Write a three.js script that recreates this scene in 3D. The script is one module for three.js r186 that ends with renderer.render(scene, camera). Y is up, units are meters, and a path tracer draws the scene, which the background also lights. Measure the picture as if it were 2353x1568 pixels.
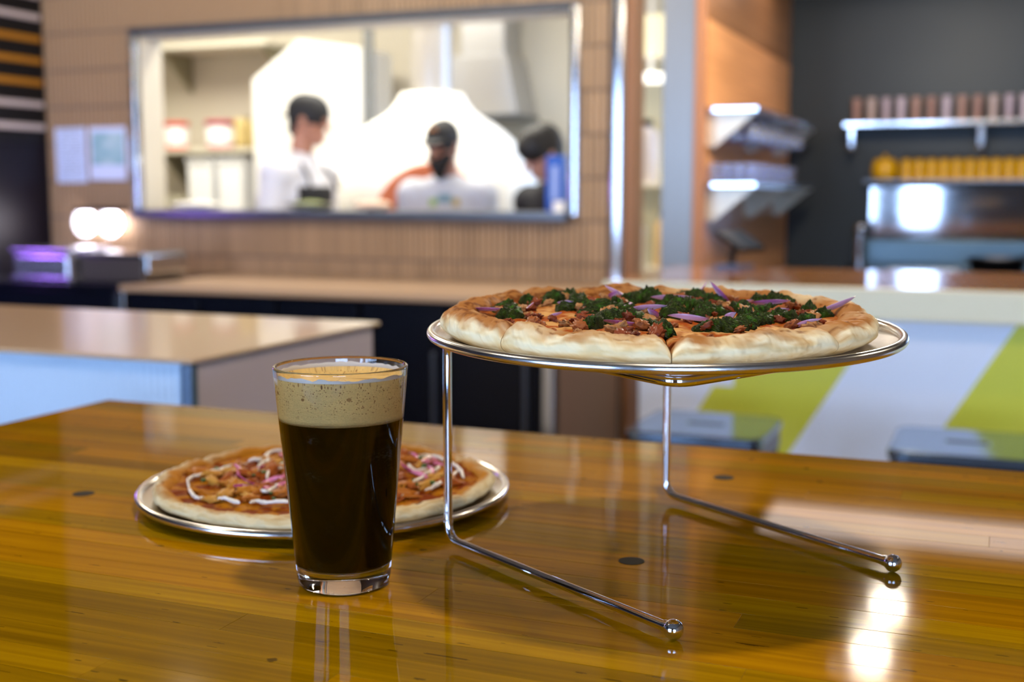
import * as THREE from 'three';
import { RoundedBoxGeometry } from 'three/addons/geometries/RoundedBoxGeometry.js';
import { mergeGeometries, mergeVertices } from 'three/addons/utils/BufferGeometryUtils.js';
import { MarchingCubes } from 'three/addons/objects/MarchingCubes.js';
import { RectAreaLightUniformsLib } from 'three/addons/lights/RectAreaLightUniformsLib.js';
import { createNoise3D } from 'simplex-noise';

// ───────────── camera, sky, exposure ─────────────
RectAreaLightUniformsLib.init();
const renderer = new THREE.WebGLRenderer({ antialias: true });
renderer.toneMapping = THREE.LinearToneMapping;
renderer.toneMappingExposure = 0.92;
renderer.shadowMap.enabled = true;
const scene = new THREE.Scene();
// The room is laid out along the axes: x runs along the tiled wall, -z towards it, floor at y = 0.
const TABLE_Y = 1.05, YAW = THREE.MathUtils.degToRad(22.15), PITCH = Math.atan((784 - 445) / 2800);
const camera = new THREE.PerspectiveCamera(2 * Math.atan(784 / 2800) * 180 / Math.PI, 2353 / 1568, 0.05, 60);
camera.position.set(0, TABLE_Y + 0.266, 0);
camera.rotation.order = 'YXZ';
camera.rotation.set(-PITCH, YAW, 0);
camera.focus = 0.76;
camera.userData.fStop = 5.2;
scene.add(camera);
// overcast daylight outside the street windows behind the camera
scene.background = new THREE.Color().setRGB(0.50, 0.73, 1.18);
scene.backgroundIntensity = 15;

// ───────────── helpers ─────────────
function rng(seed) { let a = seed >>> 0; return () => { a = (a + 0x6D2B79F5) | 0; let t = Math.imul(a ^ (a >>> 15), 1 | a); t = (t + Math.imul(t ^ (t >>> 7), 61 | t)) ^ t; return ((t ^ (t >>> 14)) >>> 0) / 4294967296; }; }
const noise3 = createNoise3D(rng(11));
const V = (x, y, z) => new THREE.Vector3(x, y, z);
const lerp = THREE.MathUtils.lerp, clamp = THREE.MathUtils.clamp;
const sstep = (a, b, x) => { const t = clamp((x - a) / (b - a), 0, 1); return t * t * (3 - 2 * t); };
const taken = new Map();
function numbered(n) { const k = taken.get(n) || 0; taken.set(n, k + 1); return k ? `${n}_${String(k).padStart(3, '0')}` : n; }
function shade(o) { o.traverse((m) => { if (m.isMesh) { m.castShadow = true; m.receiveShadow = true; } }); return o; }
function tag(o, label, category, group, kind) { if (label) o.userData.label = label; if (category) o.userData.category = category; if (group) o.userData.group = group; if (kind) o.userData.kind = kind; return o; }
function thing(name, label, category, [x, y, z] = [0, 0, 0], turn = 0, group) { const o = new THREE.Group(); o.name = numbered(name); o.position.set(x, y, z); o.rotation.y = turn; scene.add(o); return tag(o, label, category, group); }
function part(parent, name, geo, mat, label) { const m = new THREE.Mesh(geo, mat); m.name = name; m.castShadow = m.receiveShadow = true; if (label) m.userData.label = label; parent.add(m); return m; }
function solo(name, geo, mat, label, category, [x, y, z] = [0, 0, 0], turn = 0, group) { const m = part(scene, numbered(name), geo, mat); m.position.set(x, y, z); m.rotation.y = turn; return tag(m, label, category, group); }
function struct(name, geo, mat, label) { const m = part(scene, numbered(name), geo, mat, label); m.userData.kind = 'structure'; return m; }
function dup(root, [x, y, z], turn, label, group) { const r = root.clone(); r.userData = { ...root.userData }; r.name = numbered(root.name.replace(/_\d{3}$/, '')); scene.add(r); r.position.set(x, y, z); if (turn !== undefined) r.rotation.y = turn; if (label) r.userData.label = label; if (group) r.userData.group = group; return r; }
// box given by its two corners
function bx(x0, y0, z0, x1, y1, z1, r = 0) { const w = Math.abs(x1 - x0), h = Math.abs(y1 - y0), d = Math.abs(z1 - z0); const g = r > 0 ? new RoundedBoxGeometry(w, h, d, 2, Math.min(r, w / 2.01, h / 2.01, d / 2.01)) : new THREE.BoxGeometry(w, h, d); g.translate((x0 + x1) / 2, (y0 + y1) / 2, (z0 + z1) / 2); return g; }
function cyl(r0, r1, h, x, y, z, seg = 28, open = false) { const g = new THREE.CylinderGeometry(r1, r0, h, seg, 1, open); g.translate(x, y + h / 2, z); return g; }
function lathe(pts, seg = 64) { return new THREE.LatheGeometry(pts.map(([r, y]) => new THREE.Vector2(r, y)), seg); }
function plain(g) { const q = g.index ? g.toNonIndexed() : g; for (const k of Object.keys(q.attributes)) if (!['position', 'normal', 'uv'].includes(k)) q.deleteAttribute(k); return q; }
function join(...gs) { return mergeGeometries(gs.flat().map(plain)); }
class Bent extends THREE.CurvePath {}
// straight runs joined by round bends of radius R
function wirePath(pts, R) {
  const c = new Bent(); let from = pts[0].clone();
  for (let i = 1; i < pts.length - 1; i++) {
    const p = pts[i], a = pts[i - 1].clone().sub(p).normalize(), b = pts[i + 1].clone().sub(p).normalize();
    const p0 = p.clone().addScaledVector(a, R), p1 = p.clone().addScaledVector(b, R);
    c.add(new THREE.LineCurve3(from, p0)); c.add(new THREE.QuadraticBezierCurve3(p0, p, p1)); from = p1;
  }
  c.add(new THREE.LineCurve3(from, pts[pts.length - 1])); return c;
}
function tube(pts, r, seg = 64, rad = 8, R = 0) { const c = R ? wirePath(pts, R) : new THREE.CatmullRomCurve3(pts); return new THREE.TubeGeometry(c, seg, r, rad, false); }
function extr(pts, depth, bevel = 0) { const s = new THREE.Shape(pts.map(([x, y]) => new THREE.Vector2(x, y))); return new THREE.ExtrudeGeometry(s, { depth, bevelEnabled: bevel > 0, bevelSize: bevel, bevelThickness: bevel, bevelSegments: 2, curveSegments: 12 }); }
// periodic value noise for textures
function pgrid(seed, n) { const r = rng(seed), a = new Float32Array(n * n); for (let i = 0; i < a.length; i++) a[i] = r(); return a; }
const PG = pgrid(5, 256);
function vn(u, v, px, py) { const x0 = Math.floor(u), y0 = Math.floor(v), fx = u - x0, fy = v - y0, sx = fx * fx * (3 - 2 * fx), sy = fy * fy * (3 - 2 * fy), m = (a, n) => ((a % n) + n) % n, g = (x, y) => PG[(m(y, py) & 255) * 256 + (m(x, px) & 255)]; return lerp(lerp(g(x0, y0), g(x0 + 1, y0), sx), lerp(g(x0, y0 + 1), g(x0 + 1, y0 + 1), sx), sy); }
function tex(w, h, fn, srgb = true) { const d = new Uint8Array(w * h * 4); for (let y = 0; y < h; y++) for (let x = 0; x < w; x++) { const c = fn(x / w, y / h, x, y), i = (y * w + x) * 4; for (let k = 0; k < 3; k++) d[i + k] = clamp(Math.round((Array.isArray(c) ? c[k] : c) * 255), 0, 255); d[i + 3] = 255; } const t = new THREE.DataTexture(d, w, h); t.wrapS = t.wrapT = THREE.RepeatWrapping; t.magFilter = THREE.LinearFilter; t.minFilter = THREE.LinearMipmapLinearFilter; t.generateMipmaps = true; if (srgb) t.colorSpace = THREE.SRGBColorSpace; t.needsUpdate = true; return t; }
const lin = (r, g, b) => new THREE.Color().setRGB(r, g, b);
const mat = (c, roughness = 0.6, o = {}) => new THREE.MeshStandardMaterial({ color: Array.isArray(c) ? lin(...c) : new THREE.Color(c), roughness, ...o });
const phys = (c, roughness = 0.6, o = {}) => new THREE.MeshPhysicalMaterial({ color: Array.isArray(c) ? lin(...c) : new THREE.Color(c), roughness, ...o });

// ───────────── materials ─────────────
const grainBump = tex(256, 256, (u, v) => 0.5 * vn(u * 64, v * 64, 64, 64) + 0.5 * vn(u * 128, v * 128, 128, 128), false);
const coarseBump = tex(256, 256, (u, v) => 0.6 * vn(u * 16, v * 16, 16, 16) + 0.4 * vn(u * 48, v * 48, 48, 48), false);
const M = {
  chrome: mat([0.86, 0.86, 0.88], 0.035, { metalness: 1 }),
  alu: phys([0.80, 0.78, 0.75], 0.2, { metalness: 1 }),
  steel: mat([0.62, 0.63, 0.65], 0.12, { metalness: 1 }),
  steelSoft: mat([0.55, 0.55, 0.56], 0.36, { metalness: 1 }),
  steelDark: mat([0.16, 0.17, 0.19], 0.33, { metalness: 1 }),
  white: mat([0.80, 0.80, 0.80], 0.55),
  plaster: mat([0.74, 0.72, 0.67], 0.8),
  cream: mat([0.72, 0.66, 0.52], 0.6),
  black: phys([0.006, 0.006, 0.008], 0.5, { specularIntensity: 0.4 }),
  blackGloss: phys([0.003, 0.004, 0.009], 0.22, { specularIntensity: 0.45 }),
  navy: phys([0.006, 0.008, 0.025], 0.3, { specularIntensity: 0.4 }),
  charcoal: mat([0.045, 0.05, 0.06], 0.5),
};
// ───────────── the room shell ─────────────
const FLOOR_TEX = tex(512, 512, (u, v) => { const n = 0.6 * vn(u * 12, v * 12, 12, 12) + 0.4 * vn(u * 60, v * 60, 60, 60); return [0.30 + 0.08 * n, 0.27 + 0.07 * n, 0.24 + 0.06 * n]; });
const ROOM = { x0: -4.36, x1: 3.4, z0: -4.70, z1: 3.6, top: 3.25 };
{
  const fm = mat(0xffffff, 0.45, { map: FLOOR_TEX });
  struct('floor', bx(-6.6, -0.12, -7.9, 3.6, 0, 3.8), fm, 'grey polished concrete floor');
  struct('ceiling', bx(-6.6, ROOM.top, -7.9, 3.6, ROOM.top + 0.12, 3.8), mat([0.10, 0.085, 0.07], 0.85), 'dark matt ceiling over dining room and kitchen');
  // dark side wall on which the striped board hangs
  struct('wall_left', bx(ROOM.x0 - 0.14, 0, -4.86, ROOM.x0, ROOM.top, ROOM.z1), phys([0.006, 0.005, 0.010], 0.4, { specularIntensity: 0.4 }), 'near-black side wall beside the tiles');
  struct('wall_right', bx(ROOM.x1, 0, -7.9, ROOM.x1 + 0.14, ROOM.top, ROOM.z1 + 0.14), mat([0.16, 0.12, 0.09], 0.8), 'plain warm side wall');
  // street front with three tall windows, behind the camera
  const wins = [[-4.1, -1.64], [-1.36, -0.84], [0.9, 3.2]], y0 = 0.35, y1 = 2.55, z = ROOM.z1, gs = [];
  let x = ROOM.x0 - 0.14;
  for (const [a, b] of wins) { gs.push(bx(x, 0, z, a, ROOM.top, z + 0.14)); gs.push(bx(a, 0, z, b, y0, z + 0.14)); gs.push(bx(a, y1, z, b, ROOM.top, z + 0.14)); x = b; }
  gs.push(bx(x, 0, z, ROOM.x1 + 0.14, ROOM.top, z + 0.14));
  struct('wall_front', join(gs), mat([0.07, 0.06, 0.055], 0.8), 'street wall with tall windows');
  const pane = phys([1, 1, 1], 0.0, { transmission: 1, thickness: 0, ior: 1.45 });
  wins.forEach(([a, b], i) => {
    const w = struct(`window_${i + 1}`, join(bx(a, y0, z + 0.03, a + 0.05, y1, z + 0.1), bx(b - 0.05, y0, z + 0.03, b, y1, z + 0.1), bx(a, y0, z + 0.03, b, y0 + 0.06, z + 0.1), bx(a, y1 - 0.06, z + 0.03, b, y1, z + 0.1)), M.charcoal, 'dark framed street window');
    part(w, 'pane', bx(a + 0.05, y0 + 0.06, z + 0.062, b - 0.05, y1 - 0.06, z + 0.064), pane);
  });
}
// tiled wall with the pass-through window
const PASS = { x0: -3.80, x1: -1.66, y0: 1.24, y1: 2.048 };
{
  const zf = -4.70, zb = -4.87, xl = -4.50, xr = -1.50, base = mat([0.15, 0.11, 0.085], 0.8);
  const wall = struct('wall_back', join(bx(xl, 0, zb, PASS.x0, ROOM.top, zf - 0.009), bx(PASS.x1, 0, zb, xr, ROOM.top, zf - 0.009), bx(PASS.x0, 0, zb, PASS.x1, PASS.y0, zf - 0.009), bx(PASS.x0, PASS.y1, zb, PASS.x1, ROOM.top, zf - 0.009)), base, 'tan finger-tiled wall with a wide pass-through to the kitchen');
  const r = rng(71), pitch = 0.0262, rowH = 0.174, tones = [0, 1, 2, 3, 4].map((k) => { const f = 0.88 + 0.06 * k; return phys([0.345 * f, 0.225 * f, 0.130 * f], 0.34, { specularIntensity: 0.35 }); });
  const geo = new RoundedBoxGeometry(pitch - 0.0046, rowH - 0.0075, 0.0094, 1, 0.0026), slots = [];
  const rows = Math.round(ROOM.top / rowH);
  for (let j = 1; j < rows + 1; j++) for (let i = 0; i < 109; i++) {
    const x = -4.350 + pitch * (i + 0.5), y = PASS.y0 - 0.036 + rowH * (j - 7.5);
    if (y < 0.08 || y > ROOM.top - 0.06 || x > xr) continue;
    if (x > PASS.x0 - 0.026 && x < PASS.x1 + 0.026 && y > PASS.y0 - 0.09 && y < PASS.y1 + 0.095) continue;
    const seen = y > 0.92 && y < 2.3;
    slots.push({ x, y, rank: seen ? x + (y < PASS.y0 ? 1.2 : 0) : -99 });
  }
  slots.sort((a, b) => b.rank - a.rank);
  const rest = [];
  slots.forEach((s, k) => {
    const dz = (r() - 0.5) * 0.0012, m = tones[Math.floor(r() * 5)];
    if (k < 300) { const t = part(wall, 'tile', geo, m); t.position.set(s.x, s.y, zf - 0.0047 + dz); t.rotation.y = (r() - 0.5) * 0.02; }
    else { const g = plain(geo.clone()); g.translate(s.x, s.y, zf - 0.0047 + dz); rest.push(g); }
  });
  const rp = part(wall, 'tiles', mergeGeometries(rest), tones[2]); rp.userData.kind = 'stuff';
  // steel lining and rim of the pass window
  const T = 0.03, fr = M.steel;
  struct('trim_1', join(bx(PASS.x0 - T, PASS.y1, zf - 0.02, PASS.x1 + T, PASS.y1 + T, zf + 0.022, 0.004)), M.charcoal, 'dark metal head rim of the pass window');
  struct('trim_2', bx(PASS.x0 - T, PASS.y0, zf - 0.02, PASS.x0, PASS.y1, zf + 0.022, 0.006), fr, 'steel side rim of the pass window next to the papers');
  struct('trim_3', bx(PASS.x1, PASS.y0 - T, zf - 0.02, PASS.x1 + 0.046, PASS.y1 + T, zf + 0.03, 0.02), fr, 'polished steel side rim of the pass window');
  struct('trim_4', join(bx(PASS.x0 - T, PASS.y0 - 0.034, zb - 0.12, PASS.x1 - 0.002, PASS.y0, zf + 0.05, 0.004)), M.steelDark, 'dark metal sill shelf of the pass window');
  struct('trim_5', join(bx(PASS.x0 - 0.001, PASS.y0, zb - 0.004, PASS.x0 + 0.008, PASS.y1, zf - 0.02), bx(PASS.x1 - 0.008, PASS.y0, zb - 0.004, PASS.x1 + 0.001, PASS.y1, zf - 0.02), bx(PASS.x0, PASS.y1 - 0.008, zb - 0.004, PASS.x1, PASS.y1 + 0.001, zf - 0.02)), mat([0.62, 0.57, 0.47], 0.45), 'cream lining inside the pass window');
  struct('trim_6', bx(-1.488, 0, zf - 0.10, -1.432, ROOM.top, zf + 0.018, 0.02), M.steel, 'polished steel corner guard at the end of the tiled wall');
  struct('trim_7', bx(-1.432, 0, zf - 0.16, -1.398, ROOM.top, zf - 0.004, 0.004), mat([0.28, 0.12, 0.045], 0.5), 'brown timber jamb beside the steel corner guard');
}
// wood-clad side wall between the kitchen doorway and the cooking line
const WOODTEX = tex(512, 512, (u, v) => { const g = 0.55 * vn(u * 6, v * 90, 6, 90) + 0.3 * vn(u * 16, v * 200, 16, 200) + 0.15 * vn(u * 3, v * 8, 3, 8); return [0.78 + 0.22 * g, 0.74 + 0.26 * g, 0.70 + 0.30 * g]; });
{
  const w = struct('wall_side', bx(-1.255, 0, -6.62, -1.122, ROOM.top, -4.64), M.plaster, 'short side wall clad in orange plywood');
  part(w, 'end_plate', bx(-1.26, 0, -4.64, -1.135, ROOM.top, -4.628, 0.003), mat([0.24, 0.23, 0.215], 0.42, { metalness: 1 }), 'brushed steel plate on the wall end');
  part(w, 'corner_trim', bx(-1.135, 0, -4.66, -1.096, ROOM.top, -4.622, 0.004), mat([0.36, 0.15, 0.06], 0.5), 'brown timber corner trim');
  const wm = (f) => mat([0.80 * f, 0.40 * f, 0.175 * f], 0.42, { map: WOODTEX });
  for (const [y0, y1, f] of [[0.02, 0.66, 0.8], [0.665, 1.32, 0.78], [1.325, 1.985, 1.15], [1.99, ROOM.top - 0.01, 0.5]]) part(w, 'panel', bx(-1.122, y0, -6.6, -1.108, y1, -4.662, 0.002), wm(f));  // darker top panel carries the shade under the soffit in its wood colour
}
// cooking-line back wall and kitchen shell
{
  struct('wall_line', bx(-1.12, 0, -6.78, 3.5, ROOM.top, -6.62), phys([0.022, 0.027, 0.030], 0.4, { metalness: 0.2, specularIntensity: 0.4 }), 'dark grey metal-clad wall behind the cooking line');
  struct('wall_kitchen', join(bx(-6.6, 0, -7.86, -1.12, ROOM.top, -7.72), bx(-6.6, 0, -7.86, -6.46, ROOM.top, -4.87)), mat([0.52, 0.47, 0.38], 0.7), 'cream kitchen wall');
  struct('wall_divider', bx(-6.6, 0, -5.0, -4.5, ROOM.top, -4.86), M.plaster, 'white plastered end of the kitchen wall');
}
// ───────────── butcher-block bar table ─────────────
const STAVE = tex(1024, 512, (u, v) => {
  const warp = 0.02 * vn(u * 3, v * 6, 3, 6);
  const g = 0.45 * vn(u * 4, (v + warp) * 60, 4, 60) + 0.3 * vn(u * 10, (v + warp) * 140, 10, 140) + 0.25 * vn(u * 2, v * 10, 2, 10);
  let k = 0.70 + 0.30 * g;
  const fl = vn(u * 40 + 7, v * 90 + 3, 40, 90); if (fl > 0.955) k *= 0.62;
  return [k, k * (0.97 + 0.03 * g), k * (0.92 + 0.08 * g)];
});
const VARNISH_WAVE = tex(512, 512, (u, v) => 0.7 * vn(u * 5, v * 14, 5, 14) + 0.25 * vn(u * 18, v * 40, 18, 40) + 0.05 * vn(u * 120, v * 120, 120, 120), false);
{
  const X0 = -1.075, X1 = 0.62, Z0 = -1.25, Z1 = -0.32, T = 0.042, r = rng(2024);
  const t = thing('bar_table', 'glossy varnished butcher-block bar table made of narrow amber staves', 'table', [0, 0, 0]);
  const ends = [X0, X1];
  part(t, 'underboard', bx(X0 + 0.002, TABLE_Y - T - 0.012, Z0 + 0.002, X1 - 0.002, TABLE_Y - 0.006, Z1 - 0.002), mat([0.26, 0.135, 0.012], 0.6));
  const tones = [];
  for (let k = 0; k < 9; k++) { const f = 0.72 + 0.07 * k, red = (k % 3) * 0.02; tones.push(phys([0.40 * f + red * 0.7, (0.214 - red * 0.5) * f, 0.0008], 0.5, { specularIntensity: 0.0, map: STAVE, clearcoat: 0.55, clearcoatRoughness: 0.048, bumpMap: VARNISH_WAVE, bumpScale: 0.00011 })); }
  let z = Z0;
  while (z < Z1 - 0.008) {
    let w = 0.0275 + r() * 0.0065; if (z + w > Z1 - 0.012) w = Z1 - z;
    let x = X0 - r() * 0.5;
    const gapZ = r() < 0.3 ? 0.0007 : 0.00018;
    while (x < X1) {
      const L = 0.34 + r() * 0.75, a = Math.max(x, X0), b = Math.min(x + L, X1); x += L;
      if (b - a < 0.02) continue;
      const wl = b - a - 0.00008, ww = w - gapZ, c = 0.0002;
      const g = new RoundedBoxGeometry(wl, T, ww, 1, c), p = g.attributes.position, n = g.attributes.normal, uv = g.attributes.uv, ou = r() * 5, ov = r() * 5;
      for (let i = 0; i < p.count; i++) uv.setXY(i, (p.getX(i) + ou) / 0.9, ((Math.abs(n.getY(i)) > 0.5 ? p.getZ(i) : p.getY(i)) + ov) / 0.30);
      const m = part(t, 'stave', g, tones[clamp(Math.floor(4.5 + (r() + r() + r() - 1.5) * 5), 0, 8)]);
      m.position.set((a + b) / 2, TABLE_Y - T / 2, z + w / 2); m.rotation.x = (r() - 0.5) * 0.0016;
    }
    z += w;
  }
  for (const [x, z] of [[-0.7549, -0.8404], [-0.2393, -1.1173], [-0.2444, -0.8313]]) part(t, 'screw_plug', cyl(0.0095, 0.0095, 0.004, x, TABLE_Y - 0.0037, z, 32), phys([0.012, 0.007, 0.003], 0.6, { specularIntensity: 0.08 }), 'dark round plug set flush in the wood');
  for (const [x, z] of [[X0 + 0.12, Z0 + 0.12], [X1 - 0.12, Z0 + 0.12], [X0 + 0.12, Z1 - 0.12], [X1 - 0.12, Z1 - 0.12]]) part(t, 'leg', bx(x - 0.035, 0, z - 0.035, x + 0.035, TABLE_Y - T - 0.012, z + 0.035, 0.004), M.black);
}
// ───────────── chrome pizza stand ─────────────
const TILT = 0.028, T1 = V(-0.217, TABLE_Y, -0.812), FRONT = V(0.26, 0, 0.9656);
const tiltY = (x, z) => -TILT * ((x - T1.x) * FRONT.x + (z - T1.z) * FRONT.z);
{
  const c1 = V(-0.383, 0, -0.813), c2 = V(-0.267, 0, -1.011), b1 = V(-0.176, 0, -0.689), b2 = V(-0.066, 0, -0.876), yb = TABLE_Y + 0.0064, h = 0.1595;
  const up = (p) => V(p.x, TABLE_Y + h + tiltY(p.x, p.z), p.z), dn = (p) => V(p.x, yb, p.z);
  const t = thing('pizza_stand', 'chrome wire stand with two ball-tipped feet holding up a pizza tray', 'stand', [0, 0, 0]);
  part(t, 'wire_frame', tube([dn(b1), dn(c1), up(c1), up(b1), up(b2), up(c2), dn(c2), dn(b2)], 0.0033, 420, 16, 0.014), M.chrome);
  for (const b of [b1, b2]) { const g = new THREE.SphereGeometry(0.0063, 28, 20); g.translate(b.x, yb, b.z); part(t, 'ball_tip', g, M.chrome); const d = (b === b1 ? c1 : c2).clone().sub(b).normalize(); const k = tube([dn(b).addScaledVector(d, 0.005), dn(b).addScaledVector(d, 0.0078)], 0.0039, 2, 16); part(t, 'collar', k, M.chrome); }
}
// ───────────── round trays ─────────────
function trayGeo() {
  const pts = [[0.0005, 0], [0.06, 0], [0.110, 0], [0.113, 0.0004], [0.148, 0.0062], [0.1535, 0.0078]];
  for (let a = 200; a >= -150; a -= 22) pts.push([0.1567 + 0.0033 * Math.cos(a * Math.PI / 180), 0.0086 + 0.0033 * Math.sin(a * Math.PI / 180)]);
  pts.push([0.1535, 0.0066], [0.148, 0.0050], [0.113, -0.0008], [0.110, -0.0012], [0.0005, -0.0012]);
  const g = lathe(pts.slice().reverse(), 160); g.translate(0, 0.0012, 0); return g;
}
const trayG = trayGeo().scale(1.012, 1, 1.012);
const trayTop = (r) => 0.0012 + Math.max(0, (r - 0.1125) / 0.036 * 0.0062);
const tray1 = solo('pizza_tray', trayG, M.alu, 'round aluminium tray raised on the chrome wire stand', 'tray', [T1.x - 0.0015, TABLE_Y + 0.1629, T1.z + 0.0005]);
tray1.rotation.set(0, 0, 0); tray1.quaternion.setFromAxisAngle(V(FRONT.z, 0, -FRONT.x).normalize(), TILT);
const T2 = V(-0.549, TABLE_Y, -0.913);
const tray2 = solo('pizza_tray', trayG, M.alu, 'round aluminium tray lying flat on the wooden table behind the glass', 'tray', [T2.x, TABLE_Y + 0.0002, T2.z]);
// ───────────── pizzas ─────────────
const N = (x, y, z) => noise3(x, y, z);
const fb = (x, y, z) => 0.55 * N(x, y, z) + 0.3 * N(x * 2.1, y * 2.1, z * 2.1 + 5) + 0.15 * N(x * 4.3, y * 4.3, z * 4.3 + 9);
function mix3(a, b, t) { return [lerp(a[0], b[0], t), lerp(a[1], b[1], t), lerp(a[2], b[2], t)]; }
function pizzaBase(o) {
  const { seed, R0, cuts, slices, top, rimW, rimH, color, floorY } = o, s = seed * 17.3;
  const Rof = (th) => R0 * (1 + 0.022 * N(Math.cos(th) * 1.4, Math.sin(th) * 1.4, s) + 0.008 * N(Math.cos(th) * 6, Math.sin(th) * 6, s + 3));
  const Hof = (th) => rimH * (1 + 0.30 * N(Math.cos(th) * 2.3, Math.sin(th) * 2.3, s + 7) + 0.08 * N(Math.cos(th) * 9, Math.sin(th) * 9, s + 8));
  const Wof = (th) => rimW * (1 + 0.30 * N(Math.cos(th) * 2.0, Math.sin(th) * 2.0, s + 12));
  const topY = (x, z) => top + 0.0016 * fb(x * 45, z * 45, s) + 0.0028 * (1 - clamp(Math.hypot(x, z) / R0, 0, 1) ** 2);
  const NI = 58, NB = 24, NA = 84, geos = [];
  for (let k = 0; k < slices; k++) {
    const a0 = cuts + k * 2 * Math.PI / slices, a1 = a0 + 2 * Math.PI / slices, P = [], C = [], I = [], loop = NI + NB + 3;
    for (let j = 0; j <= NA; j++) {
      const th = lerp(a0, a1, j / NA), R = Rof(th), H = Hof(th), W = Wof(th), a = W / 2, dth = Math.min(th - a0, a1 - th);
      for (let i = 0; i < loop; i++) {
        let r, y, zone, q = 0;
        if (i < NI) { r = lerp(0.002, R - W, i / (NI - 1)); zone = 0; q = i / (NI - 1); }
        else if (i < NI + NB) { const ph = lerp(Math.PI * 0.97, -Math.PI * 0.36, (i - NI) / (NB - 1)); r = R - a + a * Math.cos(ph) ; y = ph; zone = 1; q = (i - NI) / (NB - 1); }
        else { const e = i - NI - NB; r = [R - a * 0.75, R * 0.55, 0.002][e]; zone = 2; }
        const fl = floorY(r), ct = Math.cos(th), st = Math.sin(th);
        const x0 = r * ct, z0 = r * st, ty = topY(x0, z0);
        let yy;
        if (zone === 0) yy = ty + sstep(0.86, 1, q) * 0.0015;
        else if (zone === 1) yy = y > 0 ? ty + H * Math.sin(y) : lerp(ty, fl + 0.0012, Math.min(1, -Math.sin(y) / Math.sin(Math.PI * 0.36)));
        else yy = fl + 0.0008;
        const d = r * Math.sin(Math.min(dth, 1.2)), kk = zone === 2 ? 1 : Math.sqrt(sstep(0, zone === 1 ? 0.010 : 0.005, d + 0.0004));
        yy = fl + (yy - fl) * lerp(zone === 1 ? ((k + (th - a0 > a1 - th ? 1 : 0)) % slices === 0 ? 0.42 : 0.74) : 0.78, 1, kk);
        let rr = r - (zone === 1 ? (1 - kk) * 0.0022 : 0);
        if (zone === 1) { const b = 0.0011 * fb(x0 * 70, yy * 70, z0 * 70 + s) + 0.0004 * N(x0 * 300, yy * 300, z0 * 300); rr += b * 0.7; yy += b * Math.max(0, Math.sin(y)); }
        const off = Math.min(0.0003, r * 0.2), tx = -st, tz = ct, sg = (th - a0 < a1 - th) ? 1 : -1, push = j === 0 || j === NA ? sg * off : 0;
        P.push(rr * ct + tx * push, yy, rr * st + tz * push);
        C.push(...color(x0, z0, r, th, zone, q, zone === 1 ? y : 0, R, kk));
      }
    }
    for (let j = 0; j < NA; j++) for (let i = 0; i < loop - 1; i++) { const A = j * loop + i, B = A + loop; I.push(A, A + 1, B, B, A + 1, B + 1); }
    for (const [j, fl] of [[0, 1], [NA, 0]]) {   // cut faces
      const b = P.length / 3, sh = [];
      for (let i = 0; i < loop; i++) { const id = (j * loop + i) * 3; P.push(P[id], P[id + 1], P[id + 2]); const c = mix3([0.62, 0.46, 0.24], [C[id], C[id + 1], C[id + 2]], 0.35); C.push(...c); sh.push(new THREE.Vector2(Math.hypot(P[id], P[id + 2]), P[id + 1])); }
      for (const f of THREE.ShapeUtils.triangulateShape(sh, [])) fl ? I.push(b + f[0], b + f[1], b + f[2]) : I.push(b + f[0], b + f[2], b + f[1]);
    }
    const g = new THREE.BufferGeometry(); g.setAttribute('position', new THREE.Float32BufferAttribute(P, 3)); g.setAttribute('color', new THREE.Float32BufferAttribute(C, 3));
    const uv = []; for (let i = 0; i < P.length; i += 3) uv.push(P[i] * 9 + P[i + 1] * 7, P[i + 2] * 9 + P[i + 1] * 5); g.setAttribute('uv', new THREE.Float32BufferAttribute(uv, 2));
    g.setIndex(I); g.computeVertexNormals(); geos.push(g);
  }
  return { geos, topY };
}
const doughMat = phys([1, 1, 1], 0.62, { specularIntensity: 0.08, vertexColors: true, bumpMap: coarseBump, bumpScale: 0.0011 });
// blobs shared by the toppings
function blob(seed, sx, sy, sz, amp, f, det = 3) { const g = mergeVertices(new THREE.IcosahedronGeometry(1, det).deleteAttribute('normal').deleteAttribute('uv')), p = g.attributes.position, v = V(0, 0, 0); for (let i = 0; i < p.count; i++) { v.fromBufferAttribute(p, i); const k = 1 + amp * fb(v.x * f, v.y * f, v.z * f + seed * 7.7) + amp * 0.5 * N(v.x * f * 4, v.y * f * 4, v.z * f * 4 + seed); p.setXYZ(i, v.x * k * sx, v.y * k * sy, v.z * k * sz); } g.computeVertexNormals(); const uv = []; for (let i = 0; i < p.count; i++) uv.push((p.getX(i) + p.getY(i)) * 30, (p.getZ(i) + p.getY(i) * 0.7) * 30); g.setAttribute('uv', new THREE.Float32BufferAttribute(uv, 2)); return g; }
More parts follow.
